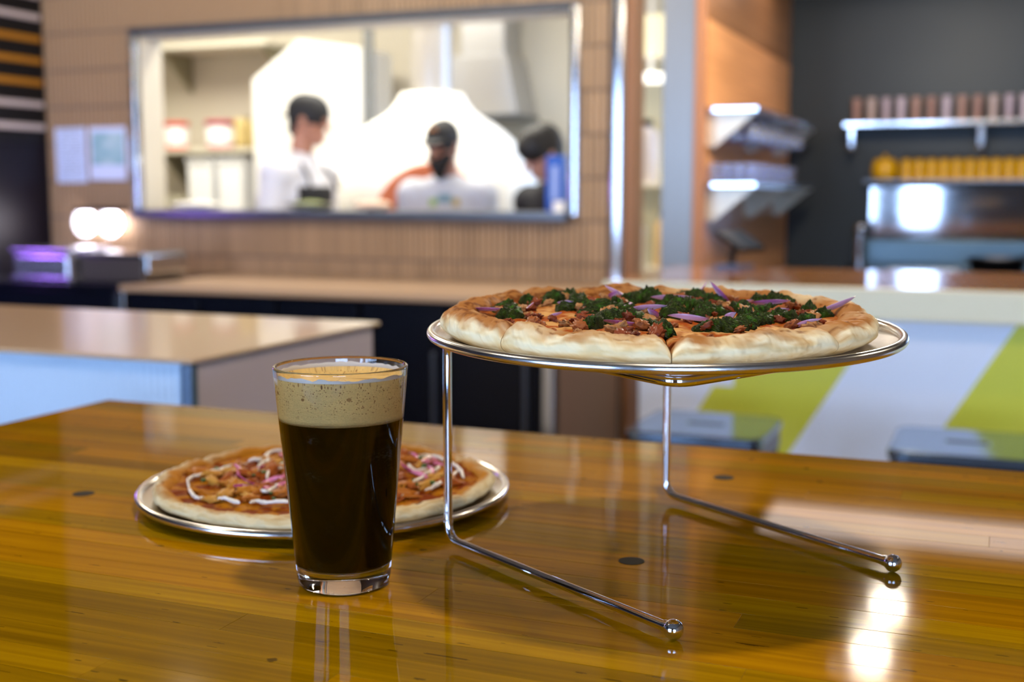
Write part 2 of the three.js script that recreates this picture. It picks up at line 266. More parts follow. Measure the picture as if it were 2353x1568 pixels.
// a lumpy ribbon that follows a path and clings to the surface below it
function ribbon(path, w, h, seed, surf, lump = 0.45, f = 160, nA = 16) {
  const c = new THREE.CatmullRomCurve3(path.map(([x, z]) => V(x, 0, z))), L = c.getLength(), n = Math.max(14, Math.round(L / 0.0008)), P = [], I = [], uv = [];
  for (let i = 0; i <= n; i++) {
    const t = i / n, p = c.getPointAt(t), d = c.getTangentAt(t), sx = -d.z, sz = d.x, e = Math.sqrt(Math.max(0.02, 1 - Math.abs(2 * t - 1) ** 5));
    const ww = w * e * (1 + 0.35 * N(p.x * 60, p.z * 60, seed)), hh = h * e * (1 + 0.3 * N(p.x * 70, p.z * 70, seed + 4));
    for (let j = 0; j < nA; j++) {
      const a = j / nA * 2 * Math.PI; let ox = Math.cos(a) * ww / 2, oy = Math.sin(a) * hh * (Math.sin(a) > 0 ? 1 : 0.45);
      const x = p.x + sx * ox, z = p.z + sz * ox, k = 1 + lump * (0.6 * N(x * f, oy * f + seed, z * f) + 0.4 * N(x * f * 2.4, oy * f * 2.4, z * f * 2.4 + seed));
      P.push(p.x + sx * ox * k, surf(x, z) + oy * k, p.z + sz * ox * k); uv.push((x + z + oy) * 26, (x - z + oy * 2) * 26);
    }
  }
  for (let i = 0; i < n; i++) for (let j = 0; j < nA; j++) { const A = i * nA + j, B = i * nA + (j + 1) % nA, C2 = A + nA, D = B + nA; I.push(A, C2, B, B, C2, D); }
  for (const [s, fl] of [[0, 1], [n, 0]]) { const b = P.length / 3, q = c.getPointAt(s / n); P.push(q.x, surf(q.x, q.z) + h * 0.1, q.z); uv.push(0, 0); for (let j = 0; j < nA; j++) { const A = s * nA + j, B = s * nA + (j + 1) % nA; fl ? I.push(b, A, B) : I.push(b, B, A); } }
  const g = new THREE.BufferGeometry(); g.setAttribute('position', new THREE.Float32BufferAttribute(P, 3)); g.setAttribute('uv', new THREE.Float32BufferAttribute(uv, 2)); g.setIndex(I); g.computeVertexNormals(); return g;
}
// a curved onion petal: crescent strip, paler along one edge
function petal(rad, arc, wid, thick, cA, cB, lean = 0.5) {
  const n = 26, P = [], C = [], I = [], cross = [[-0.5, -0.5], [0, -0.62], [0.5, -0.5], [0.5, 0.5], [0, 0.62], [-0.5, 0.5]], m = cross.length;
  for (let i = 0; i <= n; i++) {
    const t = i / n, a = (t - 0.5) * arc, e = Math.pow(Math.sin(Math.PI * clamp(t, 0.012, 0.988)), 0.85);
    for (const [u, v] of cross) {
      const w = u * wid * e, th = v * thick * (0.35 + 0.65 * e), rr = rad + th + w * Math.sin(lean) * 0.7, bow = Math.cos(u * 2) * 0.0006;
      P.push(Math.sin(a) * rr, w * Math.cos(lean) + bow, Math.cos(a) * rr - rad);
      const c = mix3(cA, cB, sstep(-0.1, 0.75, v * 0.5 + u * 0.6 + 0.25)); C.push(...c);
    }
  }
  for (let i = 0; i < n; i++) for (let j = 0; j < m; j++) { const A = i * m + j, B = i * m + (j + 1) % m; I.push(A, B, A + m, B, B + m, A + m); }
  for (let j = 1; j < m - 1; j++) { I.push(0, j + 1, j); const q = n * m; I.push(q, q + j, q + j + 1); }
  const g = new THREE.BufferGeometry(); g.setAttribute('position', new THREE.Float32BufferAttribute(P, 3)); g.setAttribute('color', new THREE.Float32BufferAttribute(C, 3)); g.setIndex(I); g.computeVertexNormals(); return g;
}
function upright(g, x, y, z, turn, roll = 0, pitch = 0) { const m = new THREE.Matrix4().compose(V(x, y, z), new THREE.Quaternion().setFromEuler(new THREE.Euler(pitch, turn, roll, 'YXZ')), V(1, 1, 1)); return g.clone().applyMatrix4(m); }

// raised pizza: pesto, bacon, red onion
{
  const R0 = 0.1465, cuts = Math.atan2(0.097, 0.033);
  const cream = [0.72, 0.52, 0.25], pale = [0.80, 0.66, 0.40], toast = [0.37, 0.135, 0.028], burnt = [0.15, 0.040, 0.008], sauce = [0.36, 0.068, 0.010], cheese = [0.66, 0.36, 0.13], oil = [0.46, 0.17, 0.03];
  const { geos, topY } = pizzaBase({ seed: 1, R0, cuts, slices: 8, top: 0.0158, rimW: 0.0235, rimH: 0.0092, floorY: (r) => trayTop(r) + 0.0004,
    color: (x, z, r, th, zone, q, ph, R, kk) => {
      const n1 = fb(x * 38, z * 38, 2), n2 = fb(x * 90, z * 90, 8), n3 = N(x * 24, z * 24, 31);
      if (zone === 0) {
        let c = mix3(sauce, cheese, sstep(-0.15, 0.35, n1)); c = mix3(c, oil, sstep(0.1, 0.5, n2)); c = mix3(c, burnt, sstep(0.45, 0.65, n2 + 0.2 * n3) * 0.7);
        return mix3(c, mix3(sauce, toast, 0.5), sstep(0.86, 1, q) * 0.8);
      }
      if (zone === 2) return [0.45, 0.28, 0.11];
      // crust: baked-on colour sits on top of the ring, blotchy, floury dough below
      const west = sstep(-0.02, -0.1, x * 0.95 + z * 0.15), side = fb(x * 26, ph * 0.9, z * 26);
      let k = sstep(0.30, 1.10, ph + 0.85 * side) * 0.9 + sstep(2.0, 2.9, ph) * 0.45; k = clamp(k * (0.85 + 0.6 * n3) + west * 0.55 * sstep(0.3, 1.2, ph + 0.4 * n1), 0, 1);
      let c = mix3(mix3(pale, cream, sstep(-0.3, 0.4, side)), toast, k * 0.95);
      c = mix3(c, burnt, sstep(0.30, 0.5, fb(x * 55, ph * 2, z * 55 + 40) + west * 0.25) * sstep(0.6, 1.4, ph) * 0.8);
      return mix3(c, sauce, sstep(2.65, 3.05, ph + 0.3 * side) * 0.7);
    } });
  const t = thing('pizza', 'thick-crusted pizza with green pesto and red onion on the raised tray', 'pizza', [T1.x - 0.0052, TABLE_Y + 0.1641, T1.z + 0.002]);
  t.quaternion.setFromAxisAngle(V(FRONT.z, 0, -FRONT.x).normalize(), TILT);
  for (const g of geos) part(t, 'slice', g, doughMat);
  const surf = (x, z) => topY(x, z), r = rng(404);
  const pestoM = phys([0.038, 0.056, 0.0035], 0.5, { bumpMap: grainBump, bumpScale: 0.0022, vertexColors: true, specularIntensity: 0.35 });
  const pesto = [[[-.097,-.048],[-.082,-.071],[-.079,-.074]],[[-.105,.018],[-.108,-.008],[-.088,.033]],[[-.104,-.029],[-.101,-.037]],[[-.095,.036],[-.078,.042]],[[-.066,.003],[-.066,-.029],[-.044,-.004]],[[-.043,.023],[-.039,-.022],[-.011,.006]],[[-.025,.047],[-.013,.033],[.007,.04]],[[-.04,-.058],[-.033,-.092],[-.016,-.067]],[[-.005,-.046],[-.001,-.072]],[[.011,.015],[.01,-.024],[.026,-.021],[.031,.018]],[[-.017,-.102],[-.008,-.104],[.017,-.078],[.029,-.063]],[[.037,-.049],[.058,-.034],[.071,-.046]],[[.036,.054],[.053,.053],[.064,.025],[.072,-.007]],[[.041,-.095],[.058,-.091],[.074,-.067]],[[.087,-.051],[.092,-.045]],[[.098,-.042],[.102,-.031]],[[.004,.06],[.02,.06]],[[-.027,.064],[-.017,.067]],[[.055,.009],[.064,.011]],[[.073,-.018],[.086,-.002]],[[-.076,-.045],[-.065,-.054]],[[-.042,-.033],[-.033,-.036]],[[.028,-.03],[.039,-.017]],[[.095,.013],[.099,.005]],[[.02,.078],[.027,.07]]];
  pesto.forEach((p, i) => {
    const g = ribbon(p.map(([x, z]) => [x * 1.06, z * 1.04]), 0.0135 + r() * 0.0045, 0.0058 + r() * 0.003, i * 3.1, surf, 0.42, 270, 22), ps = g.attributes.position, C = [];
    for (let k = 0; k < ps.count; k++) { const n = N(ps.getX(k) * 420, ps.getY(k) * 420, ps.getZ(k) * 420), b = N(ps.getX(k) * 130, ps.getY(k) * 130, ps.getZ(k) * 130 + 3); const f = Math.max(0.25, 0.8 + 0.75 * n + 0.3 * b); C.push(f * (b > 0.55 ? 1.0 : 0.9), f * (b > 0.5 ? 2.2 : 1.0), f * (b > 0.5 ? 1.4 : 0.8)); }
    g.setAttribute('color', new THREE.Float32BufferAttribute(C, 3)); part(t, 'pesto_dollop', g, pestoM, i ? undefined : 'dark green grainy pesto');
  });
  const lilac = [0.76, 0.58, 0.66], purple = [0.36, 0.055, 0.20], skin = [0.78, 0.66, 0.70];
  const onionM = phys([1, 1, 1], 0.28, { vertexColors: true, clearcoat: 0.5, clearcoatRoughness: 0.2 });
  // x, z, bend radius, arc, strip width, turn, roll, pitch, lift
  const on = [[.027,-.078,.013,2.0,.0052,.40,-.85,.1,.007],[.113,-.05,.03,1.15,.0056,.40,.38,0,.0075],[.032,.034,.02,1.9,.0042,.1,-.1,-.25,.004],[-.007,.06,.05,.8,.0046,-.35,0,0,.003],[-.005,.007,.024,1.15,.0056,-.05,.12,0,.0052],[-.05,-.068,.018,1.2,.005,.4,-.5,.2,.007],[.067,-.05,.026,1.2,.005,-.1,.1,0,.006],[-.008,-.061,.028,1.2,.0055,-.1,.06,0,.006],[.105,.027,.02,1.1,.0042,-.5,.35,0,.004],[-.113,.033,.05,.7,.0035,-.2,.05,0,.004],[.004,-.112,.016,1,.0035,.6,.9,.2,.008],[-.023,-.008,.009,1,.0055,1.5,.2,.4,.005],[.006,.03,.012,1,.0046,1.0,-.6,.1,.004],[.053,.013,.012,1,.005,-.6,.6,0,.004],[.08,-.024,.013,1,.0045,.3,.1,0,.005],[-.048,-.051,.012,1.2,.004,-.7,.5,.1,.007],[-.072,-.014,.014,.9,.004,.2,.1,0,.005],[.05,-.057,.016,.9,.004,.7,.1,0,.006],[-.088,.012,.008,1,.0035,1.1,.5,0,.005],[-.058,.045,.012,.9,.003,.2,.3,0,.004]];
  on.forEach(([x, z, R, arc, w, a, ro, pi, lift], i) => part(t, 'onion_petal', upright(petal(R, arc, w * 1.25, 0.0015, i % 5 === 3 ? skin : lilac, i % 3 === 0 ? purple : [0.60, 0.32, 0.46], 0.9), x, surf(x, z) + lift * 1.05, z, a, ro, pi), onionM, i ? undefined : 'lilac red-onion petal'));
  const baconG = [1, 2, 3, 4].map((k) => blob(k + 20, 0.0056, 0.0024, 0.0034, 0.65, 1.5));
  const baconMs = [[0.30, 0.055, 0.014], [0.20, 0.035, 0.010], [0.42, 0.12, 0.03], [0.50, 0.22, 0.07]].map((c) => phys(c.map((v) => v * 0.75), 0.45, { specularIntensity: 0.45 }));
  for (let i = 0; i < 150; i++) { const a = r() * 6.283, d = 0.115 * Math.sqrt(r()), x = d * Math.cos(a), z = d * Math.sin(a), m = part(t, 'bacon_piece', baconG[i % 4], baconMs[Math.floor(r() * 4)]); m.position.set(x, surf(x, z) + 0.0014 + r() * 0.0016, z); m.rotation.set((r() - .5) * 1.1, r() * 6.3, (r() - .5) * 1.1); m.scale.setScalar(0.55 + r() * 0.85); }
}
// flat pizza: shredded chicken, pink pickled onion, white drizzle
{
  const R0 = 0.1475, cuts = 1.15;
  const cream = [0.55, 0.42, 0.22], pale = [0.64, 0.53, 0.32], toast = [0.36, 0.13, 0.018], burnt = [0.10, 0.024, 0.005], sauce = [0.20, 0.034, 0.003], cheese = [0.42, 0.155, 0.006];
  const { geos, topY } = pizzaBase({ seed: 2, R0, cuts, slices: 6, top: 0.0125, rimW: 0.018, rimH: 0.0062, floorY: (r) => trayTop(r) + 0.0004,
    color: (x, z, r, th, zone, q, ph) => {
      const n1 = fb(x * 34, z * 34, 52), n2 = fb(x * 80, z * 80, 58), n3 = N(x * 20, z * 20, 61);
      if (zone === 0) { let c = mix3(sauce, cheese, sstep(-0.2, 0.3, n1)); return mix3(c, burnt, sstep(0.32, 0.55, n2) * 0.55); }
      if (zone === 2) return [0.25, 0.14, 0.05];
      const side = fb(x * 26, ph, z * 26 + 70), back = sstep(0.0, -0.09, z * 0.9 + x * 0.3);
      let k = clamp(sstep(0.7, 1.7, ph + 0.7 * side) * (0.6 + 0.5 * n3) + back * 0.4, 0, 1);
      let c = mix3(mix3(pale, cream, sstep(-0.2, 0.4, side)), toast, k * 0.75); c = mix3(c, burnt, sstep(0.4, 0.6, fb(x * 50, ph, z * 50 + 80)) * sstep(0.9, 1.8, ph));
      return mix3(c, cheese, sstep(1.5, 2.4, ph + 0.6 * n3) * 0.9);
    } });
  const t = thing('pizza', 'flat pizza with pink onion and white drizzle on the tray lying on the table', 'pizza', [T2.x, TABLE_Y + 0.0014, T2.z]);
  for (const g of geos) part(t, 'slice', g, doughMat);
  const surf = (x, z) => topY(x, z), r = rng(77);
  const chick = [1, 2, 3].map((k) => blob(k + 40, 0.011, 0.0034, 0.0046, 0.6, 1.6));
  const cm = [[0.54, 0.19, 0.010], [0.46, 0.13, 0.006], [0.62, 0.29, 0.04], [0.38, 0.08, 0.004]].map((c) => phys(c.map((v) => v * 0.8), 0.5, { specularIntensity: 0.4 }));
  for (let i = 0; i < 110; i++) { const a = r() * 6.283, d = 0.112 * Math.sqrt(r()), x = d * Math.cos(a), z = d * Math.sin(a), m = part(t, 'chicken_shred', chick[i % 3], cm[Math.floor(r() * 4)]); m.position.set(x, surf(x, z) + 0.0022, z); m.rotation.set((r() - .5) * .6, r() * 6.3, (r() - .5) * .6); m.scale.setScalar(0.65 + r() * 0.85); }
  const drz = [[[-.092,-.015],[-.1,.002],[-.1,.028],[-.105,.052],[-.091,.074],[-.055,.109],[-.055,.101]],[[-.04,.104],[-.027,.105],[-.013,.111]],[[-.006,.108],[-.006,.099],[.007,.1],[.029,.089]],[[-.08,-.036],[-.077,-.013],[-.063,.011]],[[-.102,-.067],[-.09,-.032],[-.096,-.021]],[[-.093,-.079],[-.101,-.068],[-.075,-.022]],[[-.076,-.086],[-.055,-.015],[-.058,-.006]],[[-.05,-.018],[-.05,.013],[-.037,.036]],[[-.033,.062],[-.014,.074],[-.015,.047],[-.003,.032]],[[.023,-.108],[.047,-.093],[.05,-.111]],[[.049,-.062],[.066,-.046],[.072,-.056]],[[.084,-.003],[.082,-.031],[.08,-.053],[.078,-.071]],[[.034,-.115],[.059,-.105],[.094,-.074],[.116,-.039]],[[.107,.02],[.106,-.016],[.099,-.068]],[[.025,.07],[.053,.076],[.082,.063],[.097,.031]],[[-.005,.022],[.029,.021],[.037,-.026],[.032,-.07]],[[-.034,-.041],[.002,-.041],[.01,-.093]]];
  const dm = phys([0.74, 0.70, 0.62], 0.25, { clearcoat: 0.4 });
  drz.forEach((p, i) => part(t, 'sauce_drizzle', ribbon(p, 0.0031, 0.0024, 60 + i, (x, z) => surf(x, z) + 0.0034, 0.12, 90, 10), dm, i ? undefined : 'white sauce drizzle'));
  const pm = phys([1, 1, 1], 0.25, { vertexColors: true, clearcoat: 0.5 });
  [[-.071,.03],[-.065,.005],[-.08,-.053],[-.048,-.018],[-.021,.064],[-.045,.067],[-.029,.018],[-.049,.049],[.005,.045],[-.013,.051],[.043,-.091],[.061,-.083],[.079,-.03],[.082,-.046],[.059,-.043],[.058,-.093],[-.032,.041],[-.026,-.013],[.016,-.017],[.047,-.001],[-.027,-.06]].forEach(([x, z], i) => part(t, 'onion_petal', upright(petal(0.012 + r() * 0.016, 1.1 + r(), 0.0042 + r() * 0.002, 0.0014, [0.66, 0.20, 0.34], [0.50, 0.035, 0.17], 0.8), x, surf(x, z) + 0.0042, z, r() * 6.28, (r() - .5) * .7, (r() - .5) * .4), pm, i ? undefined : 'bright pink pickled onion'));
  const hg = blob(66, 0.0019, 0.0012, 0.0019, 0.4, 2, 1), hm = mat([0.035, 0.10, 0.012], 0.5);
  for (let i = 0; i < 46; i++) { const a = r() * 6.283, d = 0.11 * Math.sqrt(r()), x = d * Math.cos(a), z = d * Math.sin(a), m = part(t, 'herb_fleck', hg, hm); m.position.set(x, surf(x, z) + 0.0048, z); m.rotation.y = r() * 6; m.scale.setScalar(0.6 + r()); }
}
// ───────────── pint of stout ─────────────
{
  const G = [-0.4135, TABLE_Y + 0.0002, -0.7095], t = thing('pint_glass', 'pint glass of black stout with a thick tan foam head', 'glass', G); t.scale.set(1.018, 1.03, 1.018);
  const out = (y) => 0.0308 + (0.0446 - 0.0308) * (y / 0.147), inn = (y) => out(y) - lerp(0.0030, 0.0021, y / 0.147);
  const pr = [[0.0004, 0.0016], [0.024, 0.0016], [0.0272, 0.0004], [0.0290, 0.0004], [0.0303, 0.0020], [out(0.006), 0.006]];
  for (let y = 0.02; y < 0.146; y += 0.018) pr.push([out(y), y]);
  pr.push([out(0.1452), 0.1452], [0.0443, 0.1464], [0.0434, 0.1470], [0.0425, 0.1464], [inn(0.1450), 0.1448]);
  for (let y = 0.13; y > 0.02; y -= 0.018) pr.push([inn(y), y]);
  pr.push([inn(0.018), 0.018], [inn(0.0158) - 0.0008, 0.0152], [0.0255, 0.0140], [0.012, 0.0136], [0.0004, 0.0135]);
  part(t, 'tumbler', lathe(pr, 96), phys([1, 1, 1], 0.0, { transmission: 1, thickness: 0.003, ior: 1.5 }), 'clear conical pint tumbler with a thick base');
  const e = 0.0004, bh = 0.1122;
  const stoutMap = tex(512, 512, (u, v) => { const a = Math.max(0, vn(u * 22, v * 14, 22, 14) - 0.62) * Math.max(0, vn(u * 7 + 3, v * 5, 7, 5) - 0.45) * 5, b = vn(u * 128, v * 190, 128, 190) > 0.6 ? 1 : 0.25, k = a * b * 0.5; return [0.03 + k * 0.4, 0.014 + k * 0.5, 0.008 + k * 0.6]; });  // faint grey-blue speckled patches over a near-black base colour
  const bp = [[0.0004, 0.0139], [0.012, 0.0140], [0.0255 + e, 0.0144], [inn(0.0158) - 0.0004, 0.0156], [inn(0.018) + e, 0.018]];
  for (let y = 0.03; y < bh; y += 0.014) bp.push([inn(y) + e, y]);
  bp.push([inn(bh) + e, bh], [0.0004, bh]);
  part(t, 'stout', lathe(bp, 96), phys([1, 1, 1], 0.35, { map: stoutMap, specularIntensity: 0.0 }), 'black stout');
  const br = rng(9), bub = []; for (let i = 0; i < 900; i++) { const big = br() < 0.015; bub.push([br(), Math.pow(br(), 0.75), big ? 0.03 + br() * 0.025 : 0.006 + br() * br() * 0.018, 0.35 + br() * 0.65]); }
  const W = 1024, H = 256, acc = new Float32Array(W * H);
  for (const [u, v, r, k] of bub) { const R = Math.ceil(r * H * 1.6); for (let y = -R; y <= R; y++) for (let x = -R; x <= R; x++) { const d = Math.hypot(x, y) / (r * H * 0.9), yy = Math.round(v * H) + y, xx = ((Math.round(u * W) + x) % W + W) % W; if (yy < 0 || yy >= H || d > 1.2) continue; acc[yy * W + xx] = Math.max(acc[yy * W + xx], k * sstep(1.15, 0.7, d)); } }
  const foamT = tex(W, H, (u, v, x, y) => { const f = 0.93 + 0.07 * vn(u * 200, v * 60, 200, 60) + 0.04 * vn(u * 20, v * 8, 20, 8), b = acc[y * W + x] * 0.8 * sstep(0.12, 0.5, v); return [0.86 * f * (1 - b * 0.55), 0.715 * f * (1 - b * 0.72), 0.43 * f * (1 - b * 0.95)]; });
  const fp = []; for (let y = bh + 0.00005; y < 0.1405; y += 0.0035) fp.push([inn(y) + e, y]);
  fp.push([inn(0.1405) + e, 0.1405], [inn(0.1405) - 0.0006, 0.1400], [inn(0.14) - 0.0022, 0.1378], [inn(0.14) - 0.006, 0.1365]);
  const foam = lathe([[0.0004, bh + 0.00005], ...fp, [0.02, 0.1372], [0.0004, 0.1376]], 128), pos = foam.attributes.position, uv = foam.attributes.uv;
  for (let i = 0; i < pos.count; i++) { const x = pos.getX(i), y = pos.getY(i), z = pos.getZ(i); uv.setXY(i, uv.getX(i) * 2, clamp((y - bh) / 0.026, 0.01, 0.99)); if (y > 0.136 && Math.hypot(x, z) < 0.04) pos.setY(i, y + 0.0009 * fb(x * 160, z * 160, 3)); }
  foam.computeVertexNormals();
  part(t, 'foam', foam, phys([1, 1, 1], 0.75, { map: foamT, bumpMap: grainBump, bumpScale: 0.0003 }), 'tan foam head dotted with bubbles');
  // dried foam clinging to the inside above the head
  const lp = []; for (let i = 0; i <= 96; i++) lp.push(i);
  const P = [], I = []; for (let i = 0; i <= 128; i++) { const a = i / 128 * 2 * Math.PI, h = 0.1405 + 0.0022 + 0.0016 * fb(Math.cos(a) * 3, Math.sin(a) * 3, 9); for (const [y, d] of [[0.1398, 0.0002], [(0.1398 + h) / 2, 0.0007], [h, 0.0002]]) { const r = inn(Math.min(y, 0.1445)) - d; P.push(r * Math.cos(a), y, r * Math.sin(a)); } }
  for (let i = 0; i < 128; i++) for (let j = 0; j < 2; j++) { const A = i * 3 + j; I.push(A, A + 3, A + 1, A + 1, A + 3, A + 4); }
  const lg = new THREE.BufferGeometry(); lg.setAttribute('position', new THREE.Float32BufferAttribute(P, 3)); lg.setIndex(I); lg.computeVertexNormals();
  part(t, 'foam_residue', lg, phys([0.62, 0.58, 0.50], 0.7, { side: THREE.DoubleSide }), 'thin pale foam residue under the rim');
}
// ───────────── ribbed counter beyond the table ─────────────
{
  const X1 = -1.09, X0 = -2.75, Zf = -1.44, Zb = -1.99, H = 1.078;
  const t = thing('bar_counter', 'tan-topped counter faced with white vertical ribs, its corner behind the table', 'counter', [0, 0, 0]);
  part(t, 'worktop', bx(X0, H - 0.007, Zb - 0.015, X1 + 0.008, H, Zf + 0.002, 0.002), phys([0.50, 0.31, 0.165], 0.3, { clearcoat: 0.4, clearcoatRoughness: 0.06 }), 'glossy tan worktop');
  part(t, 'carcass', bx(X0, 0.08, Zb, X1 - 0.012, H - 0.007, Zf - 0.016), M.white);
  part(t, 'toe_kick', bx(X0, 0, Zb + 0.05, X1 - 0.05, 0.08, Zf - 0.06), M.black);
  part(t, 'end_panel', bx(X1 - 0.012, 0.08, Zb, X1, H - 0.0075, Zf - 0.014, 0.002), mat([0.50, 0.40, 0.40], 0.5), 'pinkish-grey end panel');
  part(t, 'corner_trim', bx(X1 - 0.016, 0.08, Zf - 0.016, X1 + 0.004, H - 0.0075, Zf + 0.0015, 0.003), mat([0.10, 0.14, 0.20], 0.35, { metalness: 0.6 }), 'dark metal corner trim');
  const rib = (() => { const s = [], n = 5; for (let i = 0; i <= n; i++) { const a = Math.PI * i / n; s.push([-0.0060 * Math.cos(a), 0.0052 * Math.sin(a)]); } const g = extr(s, H - 0.008 - 0.08); g.rotateX(-Math.PI / 2); g.scale(1, 1, -1); return g; })();
  const ribM = mat([0.52, 0.63, 0.74], 0.5);
  const ri = rib.index ? rib : rib; const pos = ri.attributes.position; for (let i = 0; i < pos.count; i += 3) { const a = [pos.getX(i + 1), pos.getY(i + 1), pos.getZ(i + 1)]; pos.setXYZ(i + 1, pos.getX(i + 2), pos.getY(i + 2), pos.getZ(i + 2)); pos.setXYZ(i + 2, ...a); } ri.computeVertexNormals();
  for (let i = 0; i < 130; i++) { const x = X1 - 0.022 - i * 0.0125; if (x < X0) break; const m = part(t, 'rib', rib, ribM); m.position.set(x, 0.08, Zf - 0.016); }
}
// ───────────── back bar under the pass window ─────────────
{
  const X0 = -4.34, X1 = -1.44, Zf = -3.93, Zb = -4.688, H = 0.95;
  const t = thing('back_bar', 'low black-fronted back bar with a tan top under the pass window', 'counter', [0, 0, 0]);
  part(t, 'worktop', bx(-3.30, H - 0.022, Zb, X1, H, Zf + 0.006, 0.003), phys([0.44, 0.29, 0.18], 0.3, { clearcoat: 0.3, clearcoatRoughness: 0.08 }), 'tan worktop'); part(t, 'worktop', bx(X0, H - 0.022, Zb, -3.302, H, Zf + 0.006, 0.003), M.blackGloss, 'black worktop');
  part(t, 'carcass', bx(X0, 0.1, Zb, X1 - 0.02, H - 0.022, Zf - 0.03), M.black);
  part(t, 'toe_kick', bx(X0, 0, Zb, X1 - 0.06, 0.1, Zf - 0.08), M.black);
  part(t, 'end_panel', bx(X1 - 0.02, 0.02, Zb, X1 - 0.004, H - 0.023, Zf - 0.05, 0.002), mat([0.17, 0.105, 0.08], 0.5), 'brown end panel');
  part(t, 'corner_post', bx(X1 - 0.055, 0.02, Zf - 0.05, X1, H - 0.023, Zf, 0.012), M.steel, 'steel corner post');
  part(t, 'corner_post', bx(-3.33, 0.02, Zf - 0.028, -3.28, H - 0.023, Zf + 0.004, 0.008), M.steel);
  const n = 5, x0 = -3.275, x1 = X1 - 0.058, w = (x1 - x0) / n;
  for (let i = 0; i < n; i++) { const a = x0 + i * w + 0.006, b = x0 + (i + 1) * w - 0.006, d = part(t, 'door', bx(a, 0.12, Zf - 0.03, b, H - 0.03, Zf - 0.004, 0.006), M.blackGloss); part(d, 'handle', bx(b - 0.05, 0.45, Zf - 0.004, b - 0.035, 0.75, Zf + 0.018, 0.005), M.steelDark); }
  part(t, 'door', bx(X0, 0.12, Zf - 0.03, -3.335, H - 0.03, Zf - 0.004, 0.006), M.blackGloss);
}
// ───────────── service bar with yellow stripes ─────────────
{
  const X0 = -1.03, X1 = 2.4, Zf = -3.19, Zb = -3.97, H = 1.078;
  const t = thing('service_bar', 'long service bar with white front crossed by slanting yellow stripes', 'counter', [0, 0, 0]);
  part(t, 'worktop', bx(X0, H - 0.05, Zb, X1, H, Zf - 0.012, 0.002), phys([0.52, 0.225, 0.05], 0.16, { map: WOODTEX, clearcoat: 0.8, clearcoatRoughness: 0.05 }), 'glossy wooden bar top');
  part(t, 'edge_band', join(bx(X0, H - 0.08, Zf - 0.022, X1, H, Zf, 0.003), bx(X0, H - 0.08, Zb, X0 + 0.02, H - 0.0005, Zf - 0.02, 0.003)), mat([0.86, 0.76, 0.50], 0.45), 'cream edge band');
  part(t, 'front_panel', bx(-0.955, 0.1, -3.36, X1, H - 0.08, -3.30), mat([0.90, 0.91, 0.96], 0.42), 'smooth white front panel');
  part(t, 'end_panel', bx(-0.985, 0.02, -3.9, -0.955, H - 0.08, -3.298, 0.002), mat([0.20, 0.09, 0.04], 0.5), 'brown end board');
  part(t, 'toe_kick', bx(-0.955, 0, -3.8, X1, 0.1, -3.36), M.black);
  part(t, 'back_panel', bx(-0.955, 0.1, -3.92, X1, H - 0.08, -3.88), M.charcoal);
  const ym = mat([0.74, 0.70, 0.035], 0.4), k = 0.60;
  const stripe = (pts) => { const g = extr(pts, 0.002); g.translate(0, 0, -3.30); return g; };
  const top = H - 0.081, bot = 0.102;
  part(t, 'stripe', stripe([[-0.74 - k * (0.788 - bot), bot], [-0.425 - k * (0.79 - bot), bot], [-0.425 + k * (top - 0.79), top], [-0.685, top], [-0.685, 0.788], [-0.74, 0.788]]), ym, 'slanting yellow stripe with a square notch');
  for (const x of [-0.09, 0.56, 1.21]) part(t, 'stripe', stripe([[x - k * (0.79 - bot), bot], [x + 0.315 - k * (0.79 - bot), bot], [x + 0.315 + k * (top - 0.79), top], [x + k * (top - 0.79), top]]), ym);
}
